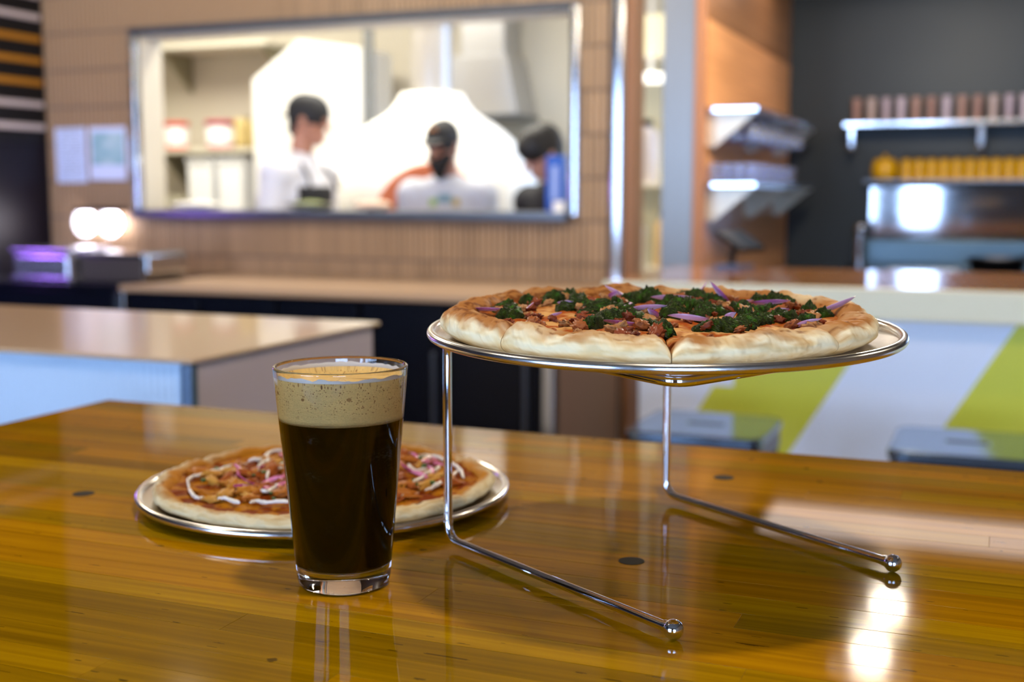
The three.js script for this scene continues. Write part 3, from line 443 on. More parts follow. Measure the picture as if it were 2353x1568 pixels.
// ───────────── metal stools at the service bar ─────────────
{
  const H = 0.776, rr = (w, r) => { const s = new THREE.Shape(), a = w / 2; s.moveTo(-a + r, -a); s.lineTo(a - r, -a); s.quadraticCurveTo(a, -a, a, -a + r); s.lineTo(a, a - r); s.quadraticCurveTo(a, a, a - r, a); s.lineTo(-a + r, a); s.quadraticCurveTo(-a, a, -a, a - r); s.lineTo(-a, -a + r); s.quadraticCurveTo(-a, -a, -a + r, -a); return s; };
  const t = thing('metal_stool', 'dark glossy metal stool with a slotted square seat, beside the notched yellow stripe', 'stool', [-0.645, 0, -2.80], 0, 'metal stools at the service bar');
  const sm = phys([0.012, 0.014, 0.02], 0.2, { specularIntensity: 0.8 }), seatM = phys([0.22, 0.28, 0.36], 0.14, { metalness: 0.95 });
  const s = rr(0.30, 0.035), slot = new THREE.Path(), a = 0.048, b = 0.016; slot.moveTo(-a, -b); slot.lineTo(-a, b); slot.lineTo(a, b); slot.lineTo(a, -b); slot.lineTo(-a, -b); s.holes.push(slot);
  const sg = new THREE.ExtrudeGeometry(s, { depth: 0.010, bevelEnabled: true, bevelSize: 0.008, bevelThickness: 0.006, bevelSegments: 3 }); sg.rotateX(-Math.PI / 2); sg.translate(0, H - 0.016, 0);
  part(t, 'seat', sg, seatM);
  const sk = rr(0.306, 0.036), hole = rr(0.296, 0.033); sk.holes.push(hole); const kg = new THREE.ExtrudeGeometry(sk, { depth: 0.05, bevelEnabled: false }); kg.rotateX(-Math.PI / 2); kg.translate(0, H - 0.066, 0); part(t, 'skirt', kg, sm);
  for (const [x, z] of [[1, 1], [1, -1], [-1, 1], [-1, -1]]) {
    const g = tube([V(x * 0.128, H - 0.03, z * 0.128), V(x * 0.158, 0.35, z * 0.158), V(x * 0.185, 0.012, z * 0.185)], 0.016, 12, 8); part(t, 'leg', g, sm);
    part(t, 'foot_pad', cyl(0.02, 0.018, 0.016, x * 0.185, 0, z * 0.185, 14), M.black);
  }
  for (const y of [0.28]) { const o = 0.158 + (0.35 - y) * 0.08; for (const [p, q] of [[[-o, -o], [o, -o]], [[o, -o], [o, o]], [[o, o], [-o, o]], [[-o, o], [-o, -o]]]) part(t, 'foot_rail', tube([V(p[0], y, p[1]), V(q[0], y, q[1])], 0.009, 2, 8), sm); }
  dup(t, [-0.065, 0, -2.80], 0, 'dark glossy metal stool with a slotted square seat, beside the plain slanting yellow stripe', 'metal stools at the service bar');
}
// ───────────── left end: striped board, papers, appliances ─────────────
{
  const t = thing('striped_board', 'black wall board with white and yellow horizontal bars next to the tiles', 'board', [ROOM.x0, 0, 0]);
  part(t, 'backing', bx(0.001, 1.56, -4.68, 0.016, 2.75, -3.2, 0.003), M.black);
  const wm = mat([0.46, 0.40, 0.42], 0.5), ymm = mat([0.36, 0.15, 0.008], 0.5);
  [[1.632, wm], [1.738, wm], [1.842, ymm], [1.944, ymm], [2.046, ymm], [2.148, wm], [2.25, wm], [2.352, ymm], [2.454, ymm]].forEach(([y, m]) => part(t, 'bar', bx(0.016, y - 0.014, -4.672, 0.026, y + 0.014, -3.22, 0.002), m, m === wm ? 'white bar' : 'yellow bar'));
  const c = thing('bottle_cooler', 'tall dark glass-front cooler in the corner below the striped board', 'cooler', [0, 0, 0]);
  part(c, 'cabinet', bx(-4.358, 0.952, -4.30, -4.30, 1.54, -3.2, 0.004), M.navy); part(c, 'glass_door', bx(-4.30, 0.97, -4.28, -4.296, 1.52, -3.22), mat([0.012, 0.02, 0.05], 0.08));
  const pm = tex(128, 180, (u, v) => { const l = (v * 18 % 1 > 0.55 && u > 0.1 && u < 0.9 && vn(u * 30, Math.floor(v * 18) * 3, 64, 64) > 0.35) ? 0.72 : 1; return [0.80 * l, 0.86 * l, 0.97 * l]; });
  const pm2 = tex(128, 180, (u, v) => { const n = vn(u * 5, v * 6, 8, 8), pic = v > 0.28 && v < 0.9 && u > 0.06 && u < 0.94; return pic ? [0.50 + 0.2 * n, 0.68 + 0.12 * n, 0.72 + 0.1 * n] : [0.82, 0.86, 0.96]; });
  const sheet = (n, x, y, w, h, m, roll, lab) => { const g = new THREE.PlaneGeometry(w, h, 6, 8), p = g.attributes.position; for (let i = 0; i < p.count; i++) p.setZ(i, 0.004 * Math.max(0, -p.getY(i) / h + 0.1) ** 1 * (0.5 + 0.5 * N(p.getX(i) * 9, p.getY(i) * 9, x))); g.computeVertexNormals(); const o = solo(n, g, mat(0xffffff, 0.7, { map: m, side: THREE.DoubleSide }), lab, 'paper', [x, y, -4.6985]); o.rotation.z = roll; return o; };
  sheet('paper_sheet', -4.205, 1.50, 0.185, 0.262, pm, 0.01, 'printed white list sheet pinned to the tiles beside the dark corner');
  sheet('paper_sheet', -3.985, 1.505, 0.215, 0.25, pm2, -0.01, 'picture sheet pinned to the tiles between the list and the steel rim');
  sheet('paper_sheet', -3.845, 1.50, 0.028, 0.15, pm, 0.0, 'narrow white slip pinned against the steel rim of the pass window');
  // twin lamp
  const l = thing('twin_lamp', 'small twin-headed white lamp fixed to the tiles above the chrome boxes', 'lamp', [-3.995, 1.18, -4.66]);
  part(l, 'housing', bx(-0.13, 0.05, -0.036, 0.13, 0.07, 0.06, 0.004), M.black); part(l, 'bracket', bx(-0.04, -0.02, -0.036, 0.04, 0.05, -0.01, 0.004), M.black);
  for (const s of [-1, 1]) {
    const x = s * 0.074; part(l, 'lamp_head', (() => { const g = new THREE.CylinderGeometry(0.068, 0.03, 0.05, 28, 1, true); g.rotateX(Math.PI / 2); g.translate(x, 0, 0.02); return g; })(), mat([0.6, 0.6, 0.62], 0.3, { side: THREE.DoubleSide }));
    const g = new THREE.SphereGeometry(0.058, 24, 16); g.scale(1, 1, 0.5); g.translate(x, 0, 0.03);
    part(l, 'bulb', g, mat([0.9, 0.9, 0.9], 0.4, { emissive: lin(1, 0.93, 1.05), emissiveIntensity: 14 }));
    const pl = new THREE.PointLight(lin(1, 0.93, 1.05), 0.35); pl.position.set(-3.995 + x, 1.18, -4.66 + 0.03); pl.castShadow = true; pl.shadow.radius = 2; pl.name = 'twin_lamp_light'; scene.add(pl);
  }
  // chrome boxes on the back bar
  const a = thing('chrome_bin', 'rounded chrome bin standing in the corner of the back bar', 'bin', [-3.80, 0.951, -4.16]);
  const cm = mat([0.62, 0.60, 0.70], 0.22, { metalness: 0.9 });
  part(a, 'body', bx(-0.155, 0, -0.13, 0.155, 0.112, 0.13, 0.02), cm); part(a, 'lid', bx(-0.162, 0.113, -0.136, 0.162, 0.135, 0.136, 0.01), cm); part(a, 'base_rim', bx(-0.162, 0.0, -0.136, 0.162, 0.016, 0.136, 0.006), cm);
  const b = thing('glass_washer', 'dark boxy glass washer with a chrome rail on the back bar', 'washer', [-3.45, 0.951, -4.2]);
  part(b, 'body', bx(-0.175, 0, -0.13, 0.155, 0.10, 0.13, 0.008), mat([0.06, 0.05, 0.045], 0.3)); part(b, 'rail', bx(-0.18, 0.1, -0.135, 0.162, 0.122, 0.135, 0.008), M.steel); part(b, 'side_cap', bx(0.155, 0.035, -0.132, 0.185, 0.118, 0.132, 0.012), M.steel);
  // violet neon tube on the dark wall
  const n = thing('neon_tube', 'violet neon tube on the dark side wall', 'lamp', [-4.27, 1.36, -3.62]);
  part(n, 'tube', (() => { const g = new THREE.CapsuleGeometry(0.011, 0.5, 6, 12); g.rotateX(Math.PI / 2); return g; })(), mat([0.5, 0.3, 0.9], 0.4, { emissive: lin(0.42, 0.16, 1.0), emissiveIntensity: 10 }));
  part(n, 'clip', bx(-0.03, -0.012, -0.2, 0.0, 0.012, -0.18), M.black); part(n, 'clip', bx(-0.03, -0.012, 0.18, 0.0, 0.012, 0.2), M.black);
  const pl = new THREE.PointLight(lin(0.42, 0.16, 1.0), 0.9); pl.position.set(-4.24, 1.345, -3.62); pl.castShadow = true; pl.shadow.radius = 6; pl.name = 'neon_light'; scene.add(pl);
}
// ───────────── kitchen behind the pass window ─────────────
{
  const o = thing('pizza_oven', 'white domed pizza oven with a terracotta arched mouth', 'oven', [-3.206, 0, -6.62]);
  const pr = [[0.0005, 0], [0.64, 0], [0.64, 1.25]]; for (let a = 0; a <= 60; a += 6) pr.push([0.64 * Math.cos(a * Math.PI / 180), 1.25 + 0.58 * Math.sin(a * Math.PI / 180)]);
  pr.push([0.315, 1.752], [0.25, 1.80], [0.205, 1.86], [0.185, 1.90], [0.0005, 1.905]);
  part(o, 'dome', lathe(pr, 72), mat([0.86, 0.84, 0.78], 0.5));
  const ang = Math.atan2(0.28, 0.6), ring = (R, r, d) => { const s = new THREE.Shape(); s.absarc(0, 0, R, 0, Math.PI, false); s.lineTo(-r, 0); s.absarc(0, 0, r, Math.PI, 0, true); s.lineTo(R, 0); const g = new THREE.ExtrudeGeometry(s, { depth: d, bevelEnabled: true, bevelSize: 0.01, bevelThickness: 0.01, bevelSegments: 2, curveSegments: 32 }); return g; };
  const place = (g, dz) => { g.translate(0, 1.17, dz); g.rotateY(ang); return g; };
  part(o, 'arch', place(ring(0.30, 0.215, 0.10), 0.545), mat([0.52, 0.13, 0.045], 0.6), 'terracotta arch round the mouth');
  const mouth = new THREE.Shape(); mouth.absarc(0, 0, 0.216, 0, Math.PI, false); mouth.lineTo(0.216, 0);
  part(o, 'mouth', place(new THREE.ExtrudeGeometry(mouth, { depth: 0.03, bevelEnabled: false, curveSegments: 32 }), 0.60), mat([0.02, 0.012, 0.008], 0.8), 'dark oven mouth');
  const fl = thing('flue_pipe', 'pale metal flue pipe rising from the top of the oven', 'pipe', [-3.206, 1.906, -6.62]); part(fl, 'pipe', cyl(0.12, 0.12, ROOM.top - 1.908, 0, 0, 0, 36), mat([0.42, 0.39, 0.36], 0.4, { metalness: 0.5 })); part(fl, 'collar', cyl(0.135, 0.135, 0.05, 0, 0.39, 0, 36), M.steelSoft);
}
{
  solo('plaster_pier', (() => { const g = extr([[-4.76, 0.001], [-3.94, 0.001], [-3.94, 2.24], [-4.40, 2.31], [-4.76, 2.07]], 0.42, 0.006); g.translate(0, 0.006, -7.5); return g; })(), mat([0.86, 0.84, 0.80], 0.6), 'white plastered pier with a sloped top behind the chef in profile', 'pier');
  solo('drain_pipe', cyl(0.035, 0.035, ROOM.top - 0.002, -3.84, 0.001, -7.0, 20), mat([0.16, 0.16, 0.15], 0.5), 'dark upright pipe between the white pier and the oven', 'pipe');
  const h = thing('extractor_hood', 'grey steel extractor hood above the oven shoulder', 'hood', [-3.24, 0, -7.32]);
  part(h, 'canopy', extr([[-0.24, 1.83], [0.28, 1.83], [0.20, 2.20], [-0.16, 2.20]], 0.34, 0.005).translate(0, 0, -0.37), M.steelSoft); part(h, 'shaft', bx(-0.13, 2.206, -0.36, 0.17, ROOM.top - 0.001, -0.08, 0.004), M.steelSoft); part(h, 'lip', bx(-0.26, 1.80, -0.38, 0.30, 1.822, 0.0, 0.004), M.steelDark);
  const p = thing('kitchen_shelf', 'cream wall shelf holding tubs at the back of the kitchen', 'shelf', [0, 0, 0]);
  part(p, 'board', bx(-5.95, 1.60, -7.72, -4.80, 1.632, -7.2, 0.004), mat([0.60, 0.55, 0.44], 0.5)); for (const x of [-5.75, -5.42, -4.95]) part(p, 'bracket', extr([[0, 1.6], [0.0, 1.32], [0.36, 1.6]], 0.02).rotateY(-Math.PI / 2).translate(x, 0, -7.719), mat([0.30, 0.27, 0.19], 0.5));
  const u = thing('kitchen_shelf', 'high cream wall shelf under the kitchen ceiling', 'shelf', [0, 0, 0]); part(u, 'board', bx(-6.2, 2.34, -7.72, -4.80, 2.37, -7.3, 0.004), mat([0.64, 0.60, 0.50], 0.5)); for (const x of [-5.72, -4.86]) part(u, 'bracket', extr([[0, 2.34], [0, 2.06], [0.34, 2.34]], 0.03).rotateY(-Math.PI / 2).translate(x, 0, -7.719), mat([0.22, 0.20, 0.13], 0.5));
  const tub = (x, r, h, cl, cb, lab) => { const g = thing('food_tub', lab, 'tub', [x, 1.6325, -7.42]); part(g, 'body', lathe([[0.0005, 0.0005], [r * 0.88, 0.0005], [r * 0.9, 0.002], [r, h * 0.82], [0.0005, h * 0.82]], 32), cb); part(g, 'lid', lathe([[0.0005, h * 0.82], [r * 1.06, h * 0.82], [r * 1.06, h], [0.0005, h]], 32), cl); part(g, 'base_band', lathe([[r * 0.87, 0.001], [r * 0.93, 0.001], [r * 0.95, h * 0.16], [r * 0.87, h * 0.16]], 32), cl); };
  const red = mat([0.62, 0.05, 0.03], 0.4), maroon = mat([0.42, 0.02, 0.07], 0.4), tan = mat([0.55, 0.42, 0.17], 0.6);
  tub(-5.66, 0.085, 0.20, red, M.white, 'white tub with a red lid and red base at the shelf end');
  tub(-5.27, 0.11, 0.20, maroon, M.white, 'white tub with a maroon lid beside the tan tins');
  for (let i = 0; i < 2; i++) { const g = thing('food_tin', ['tall tan tin with ribbed sides next to the maroon-lidded tub', 'shorter tan tin next to the cardboard box'][i], 'tin', [-5.08 + i * 0.125, 1.6325, -7.40]); const hh = i ? 0.19 : 0.215; part(g, 'body', lathe([[0.0005, 0.0005], [0.056, 0.0005], [0.056, hh * 0.3], [0.054, hh * 0.33], [0.056, hh * 0.36], [0.056, hh * 0.6], [0.054, hh * 0.63], [0.056, hh * 0.66], [0.056, hh], [0.0005, hh]], 28), tan); part(g, 'rim', lathe([[0.05, hh], [0.058, hh], [0.058, hh + 0.006], [0.05, hh + 0.006]], 28), M.steelSoft); }
  solo('cardboard_box', bx(-0.03, 0, -0.08, 0.05, 0.09, 0.08, 0.003), mat([0.36, 0.29, 0.15], 0.8), 'small brown cardboard box at the inner shelf end', 'box', [-4.86, 1.6325, -7.42]);
  const bin = thing('ingredient_bin', 'white ingredient bin under the shelf, beside the grey cabinet', 'bin', [-5.27, 0.9, -7.3]); part(bin, 'body', extr([[-0.075, 0.0], [0.075, 0.0], [0.095, 0.62], [-0.095, 0.62]], 0.25, 0.006).translate(0, 0.007, -0.1), M.white); part(bin, 'lid', bx(-0.105, 0.633, -0.12, 0.105, 0.655, 0.17, 0.006), M.white);
  dup(bin, [-5.02, 0.9, -7.3], 0, 'white ingredient bin under the shelf, beside the white pier');
  const wt = thing('work_table', 'long steel kitchen work table along the back wall', 'table', [0, 0, 0]); part(wt, 'top', bx(-6.2, 0.86, -7.71, -4.79, 0.899, -7.0, 0.004), M.steelSoft); for (const [x, z] of [[-6.1, -7.1], [-4.9, -7.1], [-6.1, -7.6], [-4.9, -7.6]]) part(wt, 'leg', cyl(0.02, 0.02, 0.86, x, 0, z, 14), M.steelSoft);
  solo('steel_cabinet', bx(-5.98, 0.9, -7.6, -5.40, 1.30, -7.1, 0.01), mat([0.36, 0.33, 0.24], 0.5), 'olive-grey cabinet on the kitchen work table', 'cabinet');
  const bowl = thing('prep_bowl', 'shallow cream bowl on the sill in front of the chef in profile', 'bowl', [-2.98, 1.2405, -4.86]); part(bowl, 'shell', lathe([[0.0005, 0.0], [0.05, 0.0], [0.12, 0.028], [0.125, 0.032], [0.118, 0.031], [0.05, 0.006], [0.0005, 0.005]], 36), M.cream); part(bowl, 'greens', blob(71, 0.08, 0.02, 0.08, 0.3, 2).translate(0, 0.022, 0), mat([0.20, 0.24, 0.03], 0.6));
  solo('dough_ball', blob(72, 0.09, 0.022, 0.06, 0.15, 1.2).translate(0, 0.0225, 0), mat([0.74, 0.52, 0.38], 0.6), 'pinkish dough piece on the sill next to the bearded chef', 'dough', [-2.62, 1.2405, -4.80]);
  solo('flour_bag', blob(73, 0.13, 0.02, 0.05, 0.15, 1.2).translate(0, 0.021, 0), mat([0.82, 0.78, 0.70], 0.7), 'flat white flour bag on the sill at the paper end', 'bag', [-3.55, 1.2405, -4.78]);
  const bb = thing('blue_carton', 'upright blue carton standing on the sill by the polished steel rim', 'carton', [-1.752, 1.2405, -4.80]); part(bb, 'carton', bx(-0.038, 0, -0.03, 0.038, 0.232, 0.03, 0.003), mat([0.01, 0.10, 0.52], 0.35)); part(bb, 'emblem', bx(-0.014, 0.05, 0.03, 0.014, 0.19, 0.0308), mat([0.40, 0.50, 0.85], 0.4), 'pale blue print');
  solo('receipt_roll', cyl(0.024, 0.024, 0.045, -1.70, 1.2405, -4.675, 20), M.white, 'small white paper roll at the sill corner below the steel rim', 'roll');
}
// doorway view between the timber jamb and the wood-clad wall
{
  const r = thing('storage_rack', 'cream storage rack seen through the narrow doorway', 'rack', [-1.80, 0, -6.5]);
  for (const y of [0.9, 1.35, 2.02]) part(r, 'shelf', bx(-0.38, y, -0.2, 0.3, y + 0.02, 0.16, 0.003), M.cream); for (const [x, z] of [[-0.37, 0.14], [0.29, 0.14], [-0.37, -0.18], [0.29, -0.18]]) part(r, 'post', bx(x - 0.012, 0, z - 0.012, x + 0.012, 2.3, z + 0.012), M.steelSoft); part(r, 'back', bx(-0.38, 0.3, -0.2, 0.3, 2.3, -0.19), mat([0.70, 0.66, 0.46], 0.6));
  const j = (x, y, r0, h, m, lab, n = 'storage_jar') => { const g = thing(n, lab, 'jar', [x, y, -6.44]); part(g, 'body', lathe([[0.0005, 0.0005], [r0, 0.0005], [r0, h * 0.78], [r0 * 0.6, h * 0.88], [r0 * 0.6, h * 0.9], [0.0005, h * 0.9]], 28), m); part(g, 'cap', cyl(r0 * 0.66, r0 * 0.66, h * 0.1, 0, h * 0.9, 0, 24), M.black); };
  j(-1.90, 0.9205, 0.07, 0.26, M.white, 'white round storage jar on the rack behind the doorway');
  j(-1.71, 0.9205, 0.075, 0.30, mat([0.72, 0.48, 0.20], 0.5), 'amber storage jar on the rack behind the doorway');
  j(-1.86, 1.3705, 0.085, 0.34, mat([0.70, 0.62, 0.60], 0.5), 'pinkish-white storage jar on the upper rack behind the doorway');
  const l = thing('ceiling_lamp', 'round white lamp hanging inside the doorway', 'lamp', [-1.68, 1.87, -5.95]);
  part(l, 'shade', cyl(0.125, 0.12, 0.03, 0, 0, 0, 32), mat([0.9, 0.9, 0.86], 0.4, { emissive: lin(1, 0.96, 0.85), emissiveIntensity: 2.2 })); part(l, 'stem', cyl(0.008, 0.008, ROOM.top - 1.9 - 0.002, 0, 0.03, 0, 10), M.white);
}
// kitchen ceiling lights
for (const [x, z, w, d, I, lab] of [[-3.9, -5.9, 1.2, 0.6, 28, 'bright ceiling panel above the chef in profile'], [-2.6, -5.8, 1.2, 0.6, 26, 'bright ceiling panel above the bearded chef'], [-5.3, -6.4, 1.2, 0.6, 22, 'bright ceiling panel above the tub shelf']]) {
  const t = thing('ceiling_light', lab, 'light', [x, ROOM.top - 0.001, z]);
  part(t, 'frame', join(bx(-w / 2 - 0.03, -0.05, -d / 2 - 0.03, w / 2 + 0.03, 0, -d / 2), bx(-w / 2 - 0.03, -0.05, d / 2, w / 2 + 0.03, 0, d / 2 + 0.03), bx(-w / 2 - 0.03, -0.05, -d / 2, -w / 2, 0, d / 2), bx(w / 2, -0.05, -d / 2, w / 2 + 0.03, 0, d / 2)), M.white);
  part(t, 'light_panel', bx(-w / 2, -0.03, -d / 2, w / 2, -0.01, d / 2), mat([0.9, 0.9, 0.9], 0.6, { emissive: lin(1, 0.95, 0.82), emissiveIntensity: 3 }));
  const a = new THREE.RectAreaLight(lin(1, 0.95, 0.82), I, w, d); a.position.set(x, ROOM.top - 0.055, z); a.lookAt(x, 0, z); a.name = 'kitchen_panel_light'; scene.add(a);
}
// ───────────── cooking line behind the service bar ─────────────
{
  // shelves on the wood-clad wall, with glassware
  const mk = (y, lab) => { const t = thing('glass_shelf', lab, 'shelf', [0, 0, 0]); part(t, 'board', bx(-1.107, y, -6.3, -0.905, y + 0.022, -4.70, 0.004), M.steel); for (const z of [-4.74, -5.5, -6.2]) part(t, 'bracket', extr([[0, y], [0, y - 0.125], [0.03, y - 0.13], [0.19, y]], 0.008).translate(-1.1075, 0, z), mat([0.58, 0.54, 0.45], 0.4, { metalness: 0.4 })); return t; };
  mk(1.338, 'lower steel shelf on the plywood wall, crowded with tumblers'); mk(1.625, 'upper steel shelf on the plywood wall with stem glasses under it');
  const gm = phys([0.80, 0.84, 0.95], 0.12, { transmission: 0.93, thickness: 0, ior: 1.5 });
  const tumblerG = lathe([[0.0005, 0.0004], [0.019, 0.0004], [0.0205, 0.002], [0.0235, 0.072], [0.0225, 0.072], [0.019, 0.006], [0.0005, 0.006]], 20);
  const first = solo('tumbler', tumblerG, gm, 'small clear tumbler on the lower steel shelf of the plywood wall', 'glass', [-1.077, 1.3604, -4.735], 0, 'tumblers on the lower shelf');
  for (let i = 0; i < 4; i++) for (let k = 0; k < 9; k++) if (i + k) dup(first, [-1.077 + i * 0.049, 1.3604, -4.735 - k * 0.11], 0);
  const stemG = lathe([[0.0005, 0.10], [0.022, 0.10], [0.022, 0.0985], [0.003, 0.096], [0.003, 0.06], [0.014, 0.055], [0.024, 0.03], [0.021, 0.0], [0.020, 0.0], [0.023, 0.03], [0.013, 0.0535], [0.0005, 0.057]], 20);
  const s0 = solo('stem_glass', stemG, gm, 'stem glass hanging upside down under the upper steel shelf', 'glass', [-1.065, 1.5245, -4.80], 0, 'hanging stem glasses');
  for (let i = 0; i < 3; i++) for (let k = 0; k < 8; k++) if (i + k) dup(s0, [-1.065 + i * 0.06, 1.5245, -4.80 - k * 0.16], 0);
  // wall shelf with cups
  const w = thing('cup_shelf', 'steel wall shelf with a row of cups on the dark wall', 'shelf', [0, 0, 0]);
  part(w, 'board', bx(-0.80, 1.645, -6.62, 1.2, 1.672, -6.36, 0.006), M.steel); for (const x of [-0.76, -0.15, 0.45, 1.05]) { part(w, 'bracket', bx(x - 0.012, 1.55, -6.62, x + 0.012, 1.645, -6.40, 0.004), M.steel); part(w, 'bracket_knob', new THREE.SphereGeometry(0.018, 14, 10).translate(x, 1.545, -6.42), M.steel); }
  const cupG = lathe([[0.0005, 0.0004], [0.018, 0.0004], [0.0225, 0.118], [0.024, 0.12], [0.021, 0.119], [0.0165, 0.006], [0.0005, 0.006]], 24);
  const cms = [[0.30, 0.17, 0.13], [0.38, 0.30, 0.33], [0.34, 0.20, 0.15], [0.42, 0.32, 0.28], [0.46, 0.38, 0.42]].map((c) => mat(c, 0.35));
  for (let i = 0; i < 13; i++) { const c = solo('paper_cup', cupG, cms[(i * 3 + (i > 5 ? 1 : 0)) % 5], 'tall brownish cup in the row on the steel wall shelf', 'cup', [-0.745 + i * 0.0715, 1.6722, -6.46], 0, 'cups on the wall shelf'); }
  // ledge with yellow bottles
  const l = thing('bottle_ledge', 'narrow steel ledge under the cup shelf, lined with yellow bottles', 'ledge', [0, 0, 0]); part(l, 'ledge', bx(-0.70, 1.372, -6.62, 1.2, 1.38, -6.46, 0.002), M.steelDark); part(l, 'lip', bx(-0.70, 1.38, -6.465, 1.2, 1.384, -6.46), M.steelDark);
  const ym = phys([0.62, 0.33, 0.004], 0.22, { specularIntensity: 0.7 });
  const tb = thing('yellow_tub', 'large round yellow tub at the end of the bottle ledge', 'tub', [-0.605, 1.3806, -6.54]); part(tb, 'body', lathe([[0.0005, 0.0004], [0.05, 0.0004], [0.064, 0.03], [0.066, 0.06], [0.058, 0.1], [0.045, 0.112], [0.0005, 0.114]], 36), ym); part(tb, 'knob', new THREE.SphereGeometry(0.012, 14, 10).translate(0, 0.124, 0), ym);
  const yb = thing('yellow_bottle', 'squat yellow squeeze bottle with dark nozzle on the bottle ledge', 'bottle', [-0.50, 1.3806, -6.53], 0, 'yellow bottles on the ledge');
  part(yb, 'body', lathe([[0.0005, 0.0004], [0.027, 0.0004], [0.0298, 0.005], [0.0298, 0.094], [0.020, 0.108], [0.0005, 0.109]], 28), ym); part(yb, 'nozzle', cyl(0.011, 0.004, 0.03, 0, 0.109, 0, 16), M.black, 'dark nozzle');
  for (let i = 1; i < 12; i++) dup(yb, [-0.50 + i * 0.0605, 1.3806, -6.53], 0);
  // steel splashback, range, pans
  solo('splashback', bx(-0.68, 1.085, -6.619, 1.4, 1.35, -6.606, 0.003), mat([0.60, 0.61, 0.64], 0.06, { metalness: 1 }), 'polished steel splashback behind the range', 'splashback');
  const rg = thing('cooking_range', 'long dark steel cooking range against the metal-clad wall', 'range', [0, 0, 0]);
  part(rg, 'body', bx(-0.72, 0, -6.6, 1.6, 0.93, -5.75, 0.008), M.steelDark); part(rg, 'cooktop', bx(-0.74, 0.931, -6.6, 1.62, 0.965, -5.72, 0.006), M.blackGloss); part(rg, 'back_rail', bx(-0.74, 0.966, -6.604, 1.62, 1.08, -6.50, 0.006), mat([0.10, 0.16, 0.20], 0.3, { metalness: 0.7 })); part(rg, 'side_post', cyl(0.022, 0.022, 0.17, -0.70, 0.966, -6.40, 16), M.steel); part(rg, 'post_cap', new THREE.SphereGeometry(0.03, 18, 12).translate(-0.70, 1.14, -6.40), M.steel);
  const pan = (x, z, r, turn, lab) => { const g = thing('frying_pan', lab, 'pan', [x, 0.9655, z], turn); part(g, 'bowl', lathe([[0.0005, 0.0005], [r * 0.8, 0.0005], [r, 0.05], [r * 0.97, 0.05], [r * 0.78, 0.005], [0.0005, 0.005]], 36), M.steelDark); part(g, 'handle', tube([V(r * 0.95, 0.04, 0), V(r + 0.1, 0.07, 0), V(r + 0.24, 0.10, 0)], 0.011, 12, 8), M.black); };
  pan(-0.05, -6.15, 0.14, 0.7, 'black frying pan with a raised handle on the range');
  const ct = thing('line_counter', 'dark steel counter along the plywood wall', 'counter', [0, 0, 0]); part(ct, 'body', bx(-1.105, 0, -6.6, -0.76, 0.9, -4.9, 0.006), M.steelDark); part(ct, 'top', bx(-1.105, 0.901, -6.6, -0.75, 0.93, -4.88, 0.005), mat([0.20, 0.26, 0.33], 0.3, { metalness: 0.9 }));
  const ft = thing('prep_island', 'steel prep island between the service bar and the range', 'island', [0, 0, 0]); part(ft, 'body', bx(-0.50, 0, -5.42, 1.6, 0.93, -4.95, 0.006), M.steelDark); part(ft, 'top', bx(-0.52, 0.931, -5.44, 1.62, 0.96, -4.93, 0.005), M.steelDark);
  const st = thing('sheet_pan', 'bright steel sheet pan on the prep island', 'pan', [-0.32, 0.9605, -5.2]); part(st, 'floor', bx(-0.14, 0, -0.17, 0.14, 0.004, 0.17), M.alu); part(st, 'rim', join(bx(-0.14, 0.0045, -0.17, -0.135, 0.045, 0.17), bx(0.135, 0.0045, -0.17, 0.14, 0.045, 0.17), bx(-0.135, 0.0045, -0.17, 0.135, 0.045, -0.165), bx(-0.135, 0.0045, 0.165, 0.135, 0.045, 0.17)), M.alu);
  // tablet on the bar
  const tp = thing('tablet_stand', 'order tablet tilted on a stand at the inner edge of the service bar', 'tablet', [-0.815, 1.0785, -3.9], -0.3);
  part(tp, 'base', bx(-0.045, 0, -0.05, 0.045, 0.012, 0.05, 0.005), mat([0.10, 0.16, 0.30], 0.3)); part(tp, 'stem', tube([V(-0.012, 0.01, 0), V(-0.012, 0.05, -0.008), V(0.01, 0.078, 0.0)], 0.011, 12, 10), M.black);
  const scr = bx(-0.055, -0.008, -0.08, 0.055, 0.008, 0.08, 0.004); scr.rotateZ(-0.55); scr.translate(0.018, 0.088, 0); part(tp, 'tablet', scr, M.black);
  const sc2 = bx(-0.048, 0.0081, -0.072, 0.048, 0.0088, 0.072); sc2.rotateZ(-0.55); sc2.translate(0.018, 0.088, 0); part(tp, 'screen', sc2, mat([0.02, 0.03, 0.05], 0.1));
  const hd = thing('exhaust_hood', 'wide black exhaust hood over the range', 'hood', [0, 0, 0]);
  part(hd, 'canopy', extr([[-6.6, 2.34], [-5.0, 2.34], [-5.0, 2.44], [-5.4, 2.7], [-6.6, 2.7]], 2.7, 0.004).rotateY(-Math.PI / 2).scale(-1, 1, 1).translate(-1.09, 0, 0), mat([0.02, 0.021, 0.026], 0.4, { side: THREE.DoubleSide })); part(hd, 'duct', bx(-0.3, 2.705, -6.5, 0.3, ROOM.top - 0.001, -6.0), M.charcoal);
  part(hd, 'light_panel', bx(-1.02, 2.322, -6.02, 0.78, 2.333, -5.52, 0.003), mat([0.9, 0.9, 0.9], 0.4, { emissive: lin(1, 0.85, 0.78), emissiveIntensity: 2.4 }));  // glowing panel added out of view to lay a soft glow on the table
  const a = new THREE.RectAreaLight(lin(1, 0.85, 0.78), 0.8, 1.8, 0.5); a.position.set(-0.12, 2.318, -5.77); a.lookAt(-0.12, 0, -5.77); a.name = 'added_hood_light'; scene.add(a);
}
